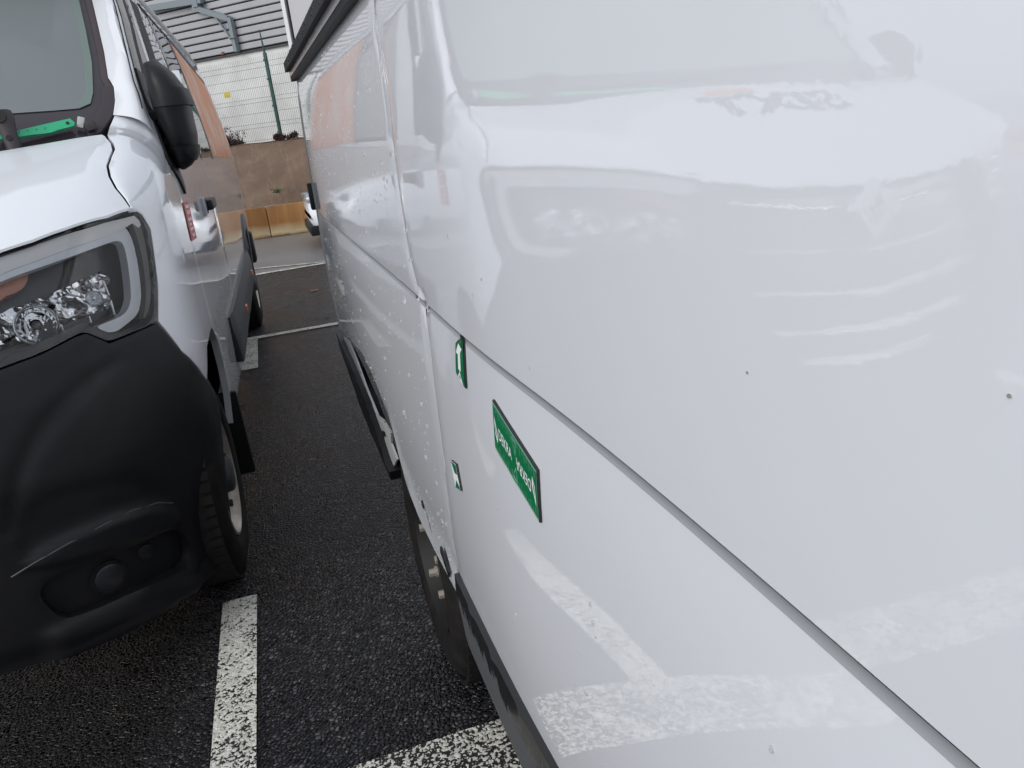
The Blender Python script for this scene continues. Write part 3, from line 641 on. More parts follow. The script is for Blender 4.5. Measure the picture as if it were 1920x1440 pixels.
# ---- hidden dark shell behind the shut lines, floor pan
ARCH=[(PI2+.10+.47*math.cos(t),.41+.47*math.sin(t)) for t in np.linspace(-.45,math.pi+.45,22)]
ARCHR=[(PI2+4.33+.46*math.cos(t),.40+.46*math.sin(t)) for t in np.linspace(-.45,math.pi+.45,22)]
arc1=[p for p in ARCH if p[1]>.32]; arc2=[p for p in ARCHR if p[1]>.32]
shellpoly=[(.02,.32)]+[(x,y) for x,y in arc1[::-1]]+[(x,y) for x,y in arc2[::-1]]+[(6.70,.32),(6.70,1.46),(1.9,1.46),(1.75,1.45),(1.6,1.40),(1.3,1.30),(1.0,1.24),(.5,1.18),(.02,1.15)]
for s in (1,-1): panel('inner_shell',shellpoly,shell,inner,van,.09,off=-.09,depth=0,sgn=s)
mb=MB(); mb.box((0,2.2,.40),(1.5,5.6,.12)); mb.box((0,-.35,.45),(1.3,.5,.4)); mb.box((0,.3,1.0),(1.45,.9,.6))
for u in (.0,4.33):
    mb.box((0,u,.34),(1.6,.16,.14))
mb.build('floor_pan',inner,van)
# ---- white skin
HS=[(a+.003,u) for a,u in g('hood_side')]+[(.872,.10),(.868,.18),(.884,.27),(.886,.33)]
def hood_edge(k):
    v_,u=HS[k]
    if k<len(g('hood_side')): z=hood(v_,u)[2]
    else: z=[1.628,1.648,1.695,1.76][k-len(g('hood_side'))]
    return np.array([v_,u,z])
def A_for(u,z):
    lo,hi=.8,2.6
    for _ in range(40):
        m=(lo+hi)/2
        if shell0(m,z)[1]<u: lo=m
        else: hi=m
    return lo
sh=[]                                                  # where the upright wall ends and the shoulder begins
for k in range(len(HS)):
    H=hood_edge(k); d=.012+.135*ss(0,3.2,k); A=A_for(H[1],H[2]-d); sh.append((A,H[2]-d,H))
FEND=[(1.244,1.391)]+[(A,z) for A,z,_ in sh]
FEND=[p for n_,p in enumerate(FEND) if p[0]<1.815]
xz=np.interp(1.815,[A for A,_,_ in sh],[z for _,z,_ in sh])
FEND+=[(1.815,float(xz)),(1.815,.880),(1.74,.880),(1.668,.877),(1.541,.866)]+g('fender')[15:-1]
both(lambda s:panel('fender',FEND,shell,white,van,.028,sgn=s,depth=.03,lip=.0))
def fender_top(s):
    v_=[];f_=[];fine=[]
    for k in range(len(sh)-1):
        for t in np.linspace(0,1,5)[:-1]: fine.append((sh[k][0]*(1-t)+sh[k+1][0]*t,sh[k][1]*(1-t)+sh[k+1][1]*t,sh[k][2]*(1-t)+sh[k+1][2]*t))
    fine.append(sh[-1]); n_=12
    for A,z,H in fine:
        S=shell0(A,z)
        for m in range(n_):
            ph=m/(n_-1)*math.pi/2; c=1-math.cos(ph); q=math.sin(ph)
            p=np.array([S[0]+(H[0]-S[0])*c,S[1]+(H[1]-S[1])*c,S[2]+(H[2]-S[2])*q]); v_.append((p[0]*s,p[1],p[2]))
        v_.append(((H[0]-.002)*s,H[1],H[2]-(.03 if A>1.42 else .002)))
    w=n_+1
    for i in range(len(fine)-1):
        for m in range(w-1): f_.append((i*w+m,i*w+m+1,(i+1)*w+m+1,(i+1)*w+m))
    obj('fender_top',v_,f_,white,van,50)
both(fender_top)
DOOR=[(1.821,.880),(1.90,.84),(1.997,.777),(2.09,.64),(2.135,.5),(2.15,.36),(3.20,.36),(3.20,1.45),(3.16,2.30),(2.42,2.30),(2.24,2.14),(2.08,2.03),(1.93,1.80),(1.84,1.66),(1.821,1.55)]
GL=[(1.975,1.60),(1.965,1.72),(2.0,1.83),(2.14,1.985),(2.30,2.135),(2.44,2.23),(2.79,2.235),(2.745,2.19),(2.52,2.04),(2.43,1.93),(2.39,1.85),(2.36,1.72),(2.35,1.52),(2.10,1.52)]
both(lambda s:panel('front_door',DOOR,shell,white,van,.045,sgn=s,qs=zq,depth=.03))
ar=[p for p in arc2 if p[1]>.36]
SIDE=[(3.207,.36)]+ar[::-1]+[(6.72,.36),(6.72,.63),(6.72,1.46),(6.73,2.16),(6.75,2.42),(3.167,2.42),(3.167,2.30),(3.207,1.45)]
both(lambda s:panel('side_panel',SIDE,shell,white,van,.06,sgn=s,qs=zq,depth=.03))
# roof, tail, A pillars, header
rv=[];rf=[];us=np.linspace(.80,5.18,30);vs=np.linspace(-1,1,17)
for u in us:
    for t in vs:
        fr=(5.18-u)/(5.18-.8); u_=u+fr*(wind(t*.80,2.42)[1]-.80)
        zt=2.42+.11*(1-abs(t)**3)*min(1,.35+(u-.8)/.8); rv.append((t*(Wz(2.42,u)-.03*fr**6),u_,2.42+.11*(1-abs(t)**3)*min(1,.12+(u-.8)/.9)))
for i in range(29):
    for j in range(16): rf.append((i*17+j,i*17+j+1,(i+1)*17+j+1,(i+1)*17+j))
obj('roof',rv,rf,white,van,50)
for s in (1,-1):
    ws=g('ws_edge')[1:]+[(.79,2.36),(.70,2.46)]; n_=len(ws)
    de_=[(1.80,1.60),(1.84,1.66),(1.90,1.72),(1.945,1.77),(1.975,1.815),(2.10,1.945),(2.20,2.05),(2.29,2.13),(2.44,2.31),(2.46,2.43)]
    de_=de_[:n_-1]+[de_[-1]]
    v_=[];f_=[];seam_pts=[]
    for (a,z),(b_,z2) in zip(ws,de_[:n_]):
        P0=wind(a,z,.004); P1=shell(b_,z2,.0); nn=(P1-P0); out=np.array([.55,-.75,.35]); out/=np.linalg.norm(out)
        for k in range(7):
            t=k/6; p=P0*(1-t)+P1*t+out*(.045*math.sin(math.pi*t)+.004); v_.append((p[0]*s,p[1],p[2]))
            if k==4: seam_pts.append((v_[-1][0]+.0005*s,v_[-1][1]-.001,v_[-1][2]))
    for i in range(n_-1):
        for k in range(6): f_.append((i*7+k,i*7+k+1,(i+1)*7+k+1,(i+1)*7+k))
    obj('pillar',v_,f_,white,van,60); m_=MB(); m_.tube(seam_pts[1:],.0024,5); m_.build('seam',inner,van)
tv=[];prof=[(z,Wz(z,5)) for z in (.36,.6,.9,1.2,1.46,1.75,2.05,2.3,2.42)]
tv=[(w,5.17,z) for z,w in prof]+[(-w,5.17,z) for z,w in prof[::-1]]
obj('rear_door',tv,[tuple(range(len(tv)))],white,van)
# ---- hood
hs_=g('hood_side'); hsid=[(a-.006,u) for a,u in hs_]
hfr=[(.06,-.765),(.18,-.757),(.35,-.735),(.50,-.698),(.60,-.66)]+g('hood_front')
half=hfr+hsid[1:]+[(.86,.05),(.78,.042),(.65,.018),(.56,-.002),(.3,-.03),(0,-.04)]
HP=[(-a,u) for a,u in half[:-1]][::-1]; HOODP=half+HP
ho=panel('hood',HOODP,hood,white,van,.035,off=.0,depth=.010,lip=.003)
panel('hood_frame',[(a*.985,u+.012) for a,u in HOODP],hood,inner,van,.08,off=-.028,depth=0)
# bonnet lettering (flat print)
tv_,tf_=text_geo('SIXT',.17,.006)
def onhood(x,y): 
    v=x*1.6-.07; u=-.24+y*1.3; return v,u
vv=[]
for x,y,z in tv_:
    v,u=onhood(x,y); vv.append(tuple(hood(v,u,.003)))
obj('lettering',vv,tf_,blk,van)
panel('print_patch',[(-.06,-.135),(.13,-.135),(.15,-.095),(-.04,-.095)],hood,mat('orange_print',(.8,.25,.03),.4),van,.05,off=.003,depth=0)
# washer jet / wiper pivot standing up at the bonnet's rear edge
P0=hood(.598,.015,0)
wm_=MB(); c0=Vector(P0)+Vector((0,.02,-.03)); ax=Vector((-.02,.035,.14))
pts=[c0+ax*t for t in (0,.25,.5,.72,.86,1.0)]; wm_.tube(pts,[.022,.023,.024,.029,.033,.030],20)
wp=wm_.build('wiper_arm',cowlm,van)
hd=MB(); top=c0+ax*.90+Vector((0,-.028,.0)); 
hd.tube([top,top+Vector((0,-.006,.002))],[.021,.021],20); lo=c0+ax*.42+Vector((.002,-.0225,0)); hd.build('socket',inner,wp); hd=MB(); hd.tube([lo,lo+Vector((0,-.004,.001))],.0095,14); hd.build('screw_hole',inner,wp)
wb=MB(); 
for s0,s1 in (((.50,.08,1.66),(-.35,.02,1.70)),): wb.tube([Vector(s0),Vector(s1)],.008,8)
wb.build('wiper_blade',rubber,van)
nz=MB(); q0=Vector(wind(.785,1.652,.028)); nz.box(q0,(.022,.018,.036),ry=.35,bev=.004); nz.build('washer_nozzle',mat('pale_plastic',(.52,.52,.52),.4),van)
nz=MB(); nz.box(Vector(wind(.812,1.640,.024)),(.034,.026,.03),ry=-.2,bev=.004); nz.build('hinge_cover',cowlm,van)
gem=glassm('green_glass_edge',(.55,.70,.62)); gem.node_tree.nodes['Material Output']
_t=gem.node_tree; _o=_t.nodes['Material Output']; _p=_o.inputs['Surface'].links[0].from_socket; _d=nd(gem,'ShaderNodeBsdfDiffuse'); _d.inputs['Color'].default_value=(.40,.50,.45,1); _m=nd(gem,'ShaderNodeMixShader'); _m.inputs[0].default_value=.45; lk(gem,_p,_m.inputs[1]); lk(gem,_d.outputs[0],_m.inputs[2]); lk(gem,_m.outputs[0],_o.inputs['Surface'])
# ---- windscreen: border, glass, lower cowl
def mirror(poly): return poly+[(-a,q) for a,q in poly][::-1]
BORD=mirror([(0,1.57),(.5,1.585),(.80,1.61)]+g('ws_edge')[:]+[(.79,2.36),(.5,2.42),(.001,2.43)])
GLS=mirror([(.0,1.712),(.3,1.714)]+g('ws_glass')[:]+[(.76,2.30),(.5,2.34),(.001,2.35)])
panel('windscreen_border',BORD,wind,frit,van,.05,off=0,depth=.006,holes=[GLS])
both(lambda s:panel('glass_edge',g('ws_glass')[2:]+[(.76,2.30),(.735,2.29),(.772,2.13),(.788,2.004),(.800,1.879),(.798,1.775),(.79,1.748),(.765,1.735)],wind,gem,van,.03,off=.0035,depth=0,sgn=s))
panel('windscreen',GLS,wind,wsg,van,.06,off=.002,depth=0)
panel('corner_trim',[(.80,1.615),(.836,1.632),(.875,1.685),(.885,1.737),(.884,1.79),(.848,1.79),(.846,1.74),(.83,1.70),(.79,1.64)],wind,cowlm,van,.02,off=.008,depth=.01)
panel('edge_trim',[(.884,1.79),(.869,1.821),(.863,1.918),(.85,2.024),(.836,2.135),(.79,2.36),(.77,2.36),(.815,2.135),(.83,2.02),(.843,1.918),(.848,1.82),(.86,1.79)],wind,mat('edge_trim_plastic',(.075,.055,.06),.5),van,.03,off=.004,depth=.01)
# cab interior
ci=MB(); ci.box((0,.52,1.50),(1.5,.7,.3),bev=.05); ci.build('dashboard',mat('dash_grey',(.10,.105,.11),.6),van)
ci=MB(); ci.box((0,1.55,1.75),(1.75,.05,1.3)); ci.box((0,1.1,2.42),(1.5,1.2,.03)); ci.build('cab_lining',mat('lining_grey',(.34,.37,.38),.8),van)
for x in (-.45,.2,.6):
    st=MB(); st.box((x,1.25,1.55),(.42,.14,.7),bev=.05); st.box((x,1.25,1.98),(.24,.10,.2),bev=.04); st.build('seat',mat('seat_cloth',(.06,.06,.065),.8),van)
# ---- headlights
sbm=mat('smoked_band',(.20,.195,.185),.12,spec=.6)
for s in (1,-1):
    HI=smoothpoly(g('hl_inner'),2); hl=panel('headlight',smoothpoly(g('hl_outer'),1),shell,gloss,van,.015,off=-.001,depth=.05,holes=[HI],sgn=s)
    bowl=panel('bowl',HI,shell,mat('bowl_dark',(.03,.032,.036),.35) if s==1 else bpy.data.materials['bowl_dark'],hl,.05,off=-.075,depth=0,sgn=s)
    # side walls of the bowl
    B=resamp(HI,.02); v_=[];f_=[]
    for (a,q) in B:
        for o_ in (-.004,-.078):
            p=shell(a,q,o_); v_.append((p[0]*s,p[1],p[2]))
    for i in range(len(B)):
        j=(i+1)%len(B); f_.append((2*i,2*j,2*j+1,2*i+1))
    obj('bowl_rim',v_,f_,gloss,hl)
    panel('light_guide',smoothpoly(g('drl'),2),shell,drlm,hl,.012,off=-.009,depth=.03,sgn=s,lip=.0008)
    top=[(a,q-.004) for a,q in g('hl_inner')[:4]]+[(1.225,1.372),(1.243,1.345)]; lowt=[(1.222,1.335),(1.205,1.352)]+[(a,q-.036) for a,q in top[:4]][::-1]
    panel('upper_band',top+lowt,shell,bandm,hl,.015,off=-.004,depth=.03,sgn=s)
    panel('side_band',smoothpoly(g('side_band'),1),shell,sbm,hl,.015,off=-.006,depth=.02,sgn=s,lip=.001)
    panel('indicator',smoothpoly(g('amber'),1),shell,ambm,hl,.02,off=-.040,depth=.03,sgn=s)
    # faceted chrome reflector: small tilted mirrors
    rnd=random.Random(3)
    def fac(a,q,rnd=rnd): return .010*math.sin(a*88+2.6*math.sin(q*31)+s)+.006*math.sin(q*120+a*23)+rnd.uniform(-.002,.002)
    cp=g('chrome'); panel('reflector',cp,shell,chrome,hl,.0065,off=-.052,depth=.03,sgn=s,offf=fac,smooth=25)
    for (a,q,r0,dp) in ((.985,1.180,.020,.018),(.815,1.150,.048,.04)):
        c=shell(a,q,-.020); nn=shn(a,q); ax=Vector((nn[0]*s*.55,nn[1]-.25,nn[2])).normalized(); c=Vector((c[0]*s,c[1],c[2])); e1=ax.orthogonal().normalized(); e2=ax.cross(e1); rr_=random.Random(int(a*100))
        bv=[];bf=[]; N_=18
        for ri,(kr,kd) in enumerate(((1,0),(.96,-.2),(.78,-.55),(.52,-.82),(.25,-.98))):
            for m in range(N_):
                th=2*math.pi*m/N_; jr=rr_.uniform(-.07,.07); bv.append(c+(e1*math.cos(th)+e2*math.sin(th))*r0*(kr+jr*.5)+ax*dp*(kd+jr))
        for ri in range(4):
            for m in range(N_): bf.append((ri*N_+m,ri*N_+(m+1)%N_,(ri+1)*N_+(m+1)%N_,(ri+1)*N_+m))
        obj('lamp_bowl',bv,bf,chrome,hl)
        rb_=MB(); rb_.tube([c+ax*k for k in (-.05,.002,.006)],[r0*.3,r0*.3,r0*.2],12); rb_.build('bulb_shield',satin if a>.9 else gloss,hl)
        rv2=[];rf2=[];N_=30
        for kr,kd in ((1.0,-.01),(1.03,.003),(1.08,.004),(1.13,-.006)):
            for m in range(N_): th=2*math.pi*m/N_; rv2.append(c+(e1*math.cos(th)+e2*math.sin(th))*r0*kr+ax*kd)
        for ri in range(3):
            for m in range(N_): rf2.append((ri*N_+m,ri*N_+(m+1)%N_,(ri+1)*N_+(m+1)%N_,(ri+1)*N_+m))
        obj('lamp_ring',rv2,rf2,satin,hl,60)
    for k in range(5):
        a=.72+.083*k; p=shell(a,1.17,-.05); p2=shell(a+.004,1.235 if k>3 else 1.205,-.05); p0=shell(a-.006,1.115,-.05)
        fins=MB(); fins.tube([(x[0]*s,x[1],x[2]) for x in (p0,p,p2)],.0035,6); fins.build('reflector_rib',satin,hl)
    panel('lens',smoothpoly(g('hl_outer'),1),shell,lens,hl,.04,off=.006,depth=0,sgn=s)
# ---- grille between the lamps, with bars and the diamond badge
GH=[(.002,1.262),(.05,1.262),(.12,1.255),(.22,1.243),(.40,1.262),(.56,1.288),(.585,1.12),(.59,1.03),(.53,.98),(.50,.82),(.42,.66),(.30,.585),(.002,.565)]
GP=GH+[(-a,q) for a,q in GH][::-1]
gr=panel('grille',GP,shell,gloss,van,.05,off=-.045,depth=.03)
bars=[(1.150,.022,.56,.10),(.995,.020,.53,.0),(.855,.018,.48,0),(.725,.018,.42,0),(.615,.016,.30,0)]
barm=mat('bright_bar',(.86,.87,.88),.2,metal=.85)
for z,hh,am,gapc in bars:
    segs=[(gapc,am),(-am,-gapc)] if gapc else [(-am,am)]
    for a0,a1 in segs:
        n_=24; v_=[];f_=[]
        for i in range(n_+1):
            a=a0+(a1-a0)*i/n_; zz=z+.06*(abs(a)/.55)**1.3
            for (dz,o_) in ((-hh,-.03),(-hh*.75,.004),(-hh*.35,.012),(hh*.8,-.006),(hh*1.1,-.035)):
                v_.append(tuple(shell(a,zz+dz*.5,o_-.02)))
        for i in range(n_):
            for k in range(4): f_.append((i*5+k,i*5+k+1,(i+1)*5+k+1,(i+1)*5+k))
        obj('grille_bar',v_,f_,barm,gr,60)
c=shell(.001,1.13); 
def dia(r,w,y): return [(0,y,r),(w,y,0),(0,y,-r),(-w,y,0)]
v_=[Vector(c)+Vector(p) for p in dia(.105,.082,-.020)+dia(.068,.046,-.020)+dia(.118,.094,.012)+dia(.055,.035,.012)]
f_=[]
for i in range(4):
    j=(i+1)%4; f_+=[(i,j,4+j,4+i),(i,j,8+j,8+i),(4+i,4+j,12+j,12+i)]
obj('badge',v_,f_,barm,gr)
# ---- bumper
BT=g('bump_top'); BS=[(1.387,.70),(1.345,.60),(1.318,.48),(1.311,.318),(1.307,.235),(1.28,.20),(1.201,.185),(1.121,.180)]
half=[(.001,.555),(.30,.570),(.43,.645),(.515,.81),(.545,.97),(.60,1.02),(.605,1.045)]+BT+BS+[(1.06,.182),(.921,.205),(.675,.225),(.458,.228),(.001,.228)]
BP=half+[(-a,q) for a,q in half][::-1]
cre=smoothpoly(g('crescent'),2); fr_=smoothpoly(g('fog_recess'),2); fs_=smoothpoly(g('fog_step'),1); s2_=smoothpoly(g('scoop2'),2)
lowq=[(p[0],p[1]) for p in g('fog_recess')[5:]][::-1]
def bumpoff(A,q):
    a=abs(A); o=.004
    o+=.007*ss(.98,.80,q)*ss(.40,.62,a)*(1-ss(1.12,1.35,a))
    o+=.028*ss(1.10,1.28,a)*ss(.85,.65,q)
    if .5<a<1.1:
        if q>.55: o-=.009*ss(.022,-.022,sdist(cre,a,q))
        if .45<q<.80: o-=.008*ss(.010,-.030,sdist(s2_,a,q))
        if .38<q<.62: o+=.012*ss(.006,-.012,sdist(fs_,a,q))
        if q<.40:
            ql=float(np.interp(a,[p[0] for p in lowq],[p[1] for p in lowq])); o+=.022*ss(0,.045,ql-q)*ss(.56,.64,a)*(1-ss(1.02,1.09,a))   # shelf below the lamp pocket
    o+=.010*ss(.25,.225,q)*(1-ss(1.15,1.3,a))
    return o
fogm=mat('fog_cover_grey',(.016,.016,.02),.4)
FRM=[(-a,q) for a,q in fr_][::-1]
bu=panel('bumper',BP,shell,plast,van,.0145,off=.004,depth=.03,offf=bumpoff,smooth=45,lip=.003,holes=[fr_,FRM])
for s in (1,-1): panel('lamp_pocket',fr_,shell,plast,bu,.02,off=-.016,depth=0,sgn=s)
for s in (1,-1):
    m_=MB(); pts=[(.562,.516),(.62,.540),(.70,.559),(.80,.569),(.88,.567),(.96,.548),(1.008,.520)]; pts=[shell(a,q,.004+bumpoff(a,q)) for a,q in pts]; m_.tube([(p[0]*s,p[1],p[2]) for p in pts],.0028,6); m_.build('ridge',gplast,bu)
for s in (1,-1):
    c=shell(.785,.388,-.010); nn=shn(.785,.388); ax=Vector((nn[0]*s,nn[1],nn[2])); c=Vector((c[0]*s,c[1],c[2]))
    m_=MB(); m_.tube([c-ax*.01,c+ax*.006,c+ax*.009],[.041,.041,.036],28); m_.build('fog_cover',fogm,bu,40)
    m_=MB(); m_.tube([c+ax*k for k in (-.006,.004,.006,.003)],[.052,.052,.047,.0445],28,caps=False); m_.build('fog_ring',plast,bu,40)
    c=shell(.905,.405,-.012); c=Vector((c[0]*s,c[1],c[2])); m_=MB(); m_.tube([c-ax*.01,c+ax*.004,c+ax*.006],[.024,.024,.020],20); m_.build('tow_cover',plast,bu,40)
    # thin bright ledge lines
    v_=[];pts=[shell(a,q,.030) for a,q in [(.585,.520),(.70,.555),(.85,.567),(.98,.548)]]
# number plate area kept plain
# ---- side glass, pillars, film
both(lambda s:panel('side_window',GL,shell,dglass,van,.04,off=.004,depth=.006,sgn=s,qs=zq))
both(lambda s:panel('pillar_trim',[(2.80,2.235),(2.755,2.19),(2.53,2.04),(2.44,1.93),(2.40,1.85),(2.37,1.72),(2.36,1.52),(2.62,1.52),(2.64,1.72),(2.68,1.86),(2.78,1.98),(3.0,2.16),(3.12,2.235)],shell,rubber,van,.04,off=.005,depth=.006,sgn=s,qs=zq))
both(lambda s:panel('window_divider',[(2.06,1.52),(2.06,1.70),(2.11,1.83),(2.24,1.97),(2.40,2.11),(2.52,2.20),(2.60,2.20),(2.47,2.10),(2.31,1.97),(2.18,1.83),(2.13,1.70),(2.13,1.52)],shell,rubber,van,.04,off=.006,depth=.006,sgn=s,qs=zq))
both(lambda s:panel('door_frame',[(2.80,2.24),(2.755,2.19),(2.53,2.04),(2.44,1.93),(2.40,1.85),(2.37,1.72),(2.36,1.52),(2.30,1.52),(2.31,1.72),(2.34,1.86),(2.38,1.94),(2.47,2.06),(2.68,2.20),(2.72,2.24)],shell,white,van,.04,off=.008,depth=.008,sgn=s,qs=zq))
both(lambda s:panel('window_strip',[(1.99,1.842),(2.14,1.998),(2.30,2.148),(2.44,2.243),(2.44,2.23),(2.30,2.135),(2.14,1.985),(2.0,1.83)],shell,rubber,van,.03,off=.006,depth=.006,sgn=s))
W2=[(3.21,1.505),(3.24,1.80),(3.30,2.03),(3.44,2.245),(4.30,2.225),(4.10,1.90),(4.03,1.505)]
both(lambda s:panel('side_window',W2,shell,dglass,van,.05,off=.004,depth=.006,sgn=s,qs=zq))
OR=[(4.05,1.505),(4.12,1.90),(4.32,2.225),(4.60,2.215),(6.55,2.12),(6.60,1.47)]
both(lambda s:panel('side_film',OR,shell,orange,van,.07,off=.004,depth=.006,sgn=s,qs=zq))
both(lambda s:panel('film_border',[(3.19,2.262),(4.3,2.243),(4.6,2.232),(6.56,2.137),(6.55,2.12),(4.60,2.215),(4.3,2.226),(3.43,2.245)],shell,cowlm,van,.06,off=.008,depth=.01,sgn=s))
both(lambda s:panel('film_border',[(4.00,1.490),(4.03,1.505),(4.11,1.90),(4.31,2.226),(4.29,2.226),(4.08,1.90)],shell,mat('border_grey',(.20,.22,.235),.3),van,.05,off=.009,depth=.01,sgn=s))
both(lambda s:panel('roof_strip',[(2.6,2.40),(6.73,2.40),(6.73,2.375),(2.6,2.375)],shell,mat('strip_white',(.7,.7,.71),.3),van,.08,off=.012,depth=.02,sgn=s))
both(lambda s:panel('roof_strip',[(2.6,2.335),(6.73,2.315),(6.73,2.300),(2.6,2.322)],shell,bpy.data.materials['strip_white'],van,.08,off=.010,depth=.02,sgn=s))
# ---- door furniture, sticker, mouldings
def sticker(s=1):
    st=panel('sticker',[(1.842,1.360),(2.035,1.352),(2.018,1.208),(1.826,1.216)],shell,redm,van,.03,off=.003,depth=0)
    rw=[(.86,.94,.20,.80),(.70,.80,.25,.50),(.70,.80,.58,.78),(.52,.60,.18,.84),(.40,.47,.22,.62),(.27,.34,.18,.84),(.10,.18,.28,.74)]
    for (t0,t1,x0,x1) in rw:
        P=lambda x,t:(1.826+(.19)*x+.016*t,1.214+.142*t-.006*x)
        panel('sticker_print',[P(x0,t0),P(x1,t0),P(x1,t1),P(x0,t1)],shell,wht,st,.03,off=.0045,depth=0)
sticker()
for s in (1,-1):
    hb=MB(); c=Vector(shell(2.78,1.292,.02)); hb.box((c[0]*s,c[1],c[2]),(.045,.24,.05),bev=.012); hb.box((c[0]*s-.02*s,c[1]-.13,c[2]),(.035,.05,.075),bev=.01); hb.build('door_handle',gplast if False else plast,van)
    rg_=MB(); c=Vector(shell(2.60,1.292,.004)); rg_.box((c[0]*s,c[1],c[2]),(.02,.10,.085),bev=.008); rg_.build('handle_base',satin if False else mat('handle_grey',(.35,.36,.38),.4) if s==1 else bpy.data.materials['handle_grey'],van)
MOLD=[(2.66,.745),(5.42,.735),(5.44,.60),(5.42,.495),(2.75,.485)]
MOLD=[(2.66,.742),(2.72,.748),(5.38,.742),(5.43,.70),(5.44,.56),(5.40,.50),(2.90,.470),(2.78,.478)]
def moff(a,q): return .030*ss(2.66,2.80,a)*(.35+.65*ss(.75,.62,q))
for s in (1,-1):
    mo=panel('side_moulding',MOLD,shell,gplast,van,.035,off=.010,depth=.04,offf=moff,sgn=s,smooth=28)
    for (a,q) in ((3.62,.60),(5.10,.60)):
        p=shell(a,q,.040); mk=MB(); mk.box((p[0]*s,p[1],p[2]),(.018,.10,.045),bev=.008); mk.build('side_marker',orm,mo)
    AR=[(PI2+4.33+r_*math.cos(t),.40+r_*math.sin(t)) for r_,ts in ((.60,np.linspace(-.1,math.pi+.1,24)),(.465,np.linspace(math.pi+.1,-.1,24))) for t in ts]
    panel('arch_trim',AR,shell,gplast,van,.04,off=.012,depth=.03,sgn=s)
    rb_=MB(); rb_.box(((1.0)*s,5.10,.62),(.10,.18,.30),bev=.03); rb_.build('rear_bumper_end',plast,van)
    SL=[(2.16,.352),(5.35,.352),(5.35,.30),(2.20,.30)]
    panel('sill',SL,shell,white,van,.08,off=-.012,depth=.03,sgn=s)
# mud flap behind the front wheel
for s in (1,-1):
    mf=MB(); mf.box((.93*s,.60,.30),(.20,.025,.42),rx=.10,bev=.01); mf.build('mud_flap',rubber,van)
# ---- mirrors: sail plate, arms, housing
SAIL=[(2.013,1.854),(1.97,1.781),(1.893,1.661),(1.80,1.54),(1.80,1.50),(1.878,1.452),(1.97,1.385),(1.99,1.40),(1.985,1.46),(2.0,1.53),(2.08,1.637),(2.20,1.70),(2.16,1.80),(2.11,1.84)]
MOUT=[(-.319,1.867),(-.298,1.872),(-.277,1.869),(-.229,1.824),(-.195,1.758),(-.188,1.711),(-.190,1.665),(-.190,1.599),(-.203,1.534),(-.225,1.498),(-.246,1.481),(-.271,1.474),(-.295,1.492),(-.302,1.535),(-.305,1.60),(-.318,1.68),(-.322,1.77)]
mirm=mat('mirror_black',(.006,.006,.007),.42,spec=.22)
def mirror_unit(s):
    sp=panel('mirror',SAIL,shell,plast,van,.03,off=.012,depth=.02,sgn=s)
    cx,cz=-.255,1.675
    cs,sn=math.cos(PSI),math.sin(PSI)
    def loc(x,y,z): 
        dx,dy=x-VX,y-VY; v=dx*cs-dy*sn; u=dx*sn+dy*cs; return (v*s,u,z)
    zs_=sorted({z for _,z in MOUT}); left=[p for p in MOUT if p[0]<-.27]; right=[p for p in MOUT if p[0]>=-.277]
    lz=sorted((z,x) for x,z in left); rz_=sorted((z,x) for x,z in right)
    def xl(z): return float(np.interp(z,[a for a,_ in lz],[b for _,b in lz]))
    def xr(z): return float(np.interp(z,[a for a,_ in rz_],[b for _,b in rz_]))
    def dshell(name,z0,z1,m,grow):
        v_=[];f_=[];N_=20;zz=np.linspace(z0,z1,max(4,int((z1-z0)/.012)))
        for z in zz:
            a,b=xl(z)-grow*.4,xr(z)+grow; hx=max(.006,(b-a)/2); xc=(a+b)/2; e=max(.12,1-abs((z-1.675)/.205)**3.5); dp=(.185*e**.6)+grow
            for k in range(N_+1):
                t=math.pi*k/N_; v_.append(loc(xc+hx*math.copysign(abs(math.cos(t))**.8,math.cos(t)),3.335-dp*math.sin(t)**.7,z))
        w=N_+1
        for i in range(len(zz)-1):
            for k in range(N_): f_.append((i*w+k,i*w+k+1,(i+1)*w+k+1,(i+1)*w+k))
        f_.append(tuple(range(w))); f_.append(tuple((len(zz)-1)*w+k for k in range(w)))
        for i in range(len(zz)-1): f_.append((i*w,i*w+w-1,(i+1)*w+w-1,(i+1)*w))
        return obj(name,v_,f_,m,sp,50)
    dshell('housing',1.476,1.712,mirm,-.001); dshell('cover',1.700,1.869,plast,.002)
    dshell('clamp',1.700,1.760,plast,.008); dshell('clamp',1.505,1.560,plast,.007)
    a_=MB()
    for z in (1.675,1.575):
        p0=loc(-.345,3.30,z); p1=loc(-.225,3.185,z+.008); a_.tube([p0,((p0[0]+p1[0])/2,(p0[1]+p1[1])/2-.012,z),p1],[.024,.021,.018],10)
    a_.build('arm',plast,sp)
    gl_=MB(); gl_.box(loc(-.255,3.335,1.68),(.10,.006,.30),bev=.002); gl_.build('mirror_glass',chrome,sp)
for s in (1,-1): mirror_unit(s)
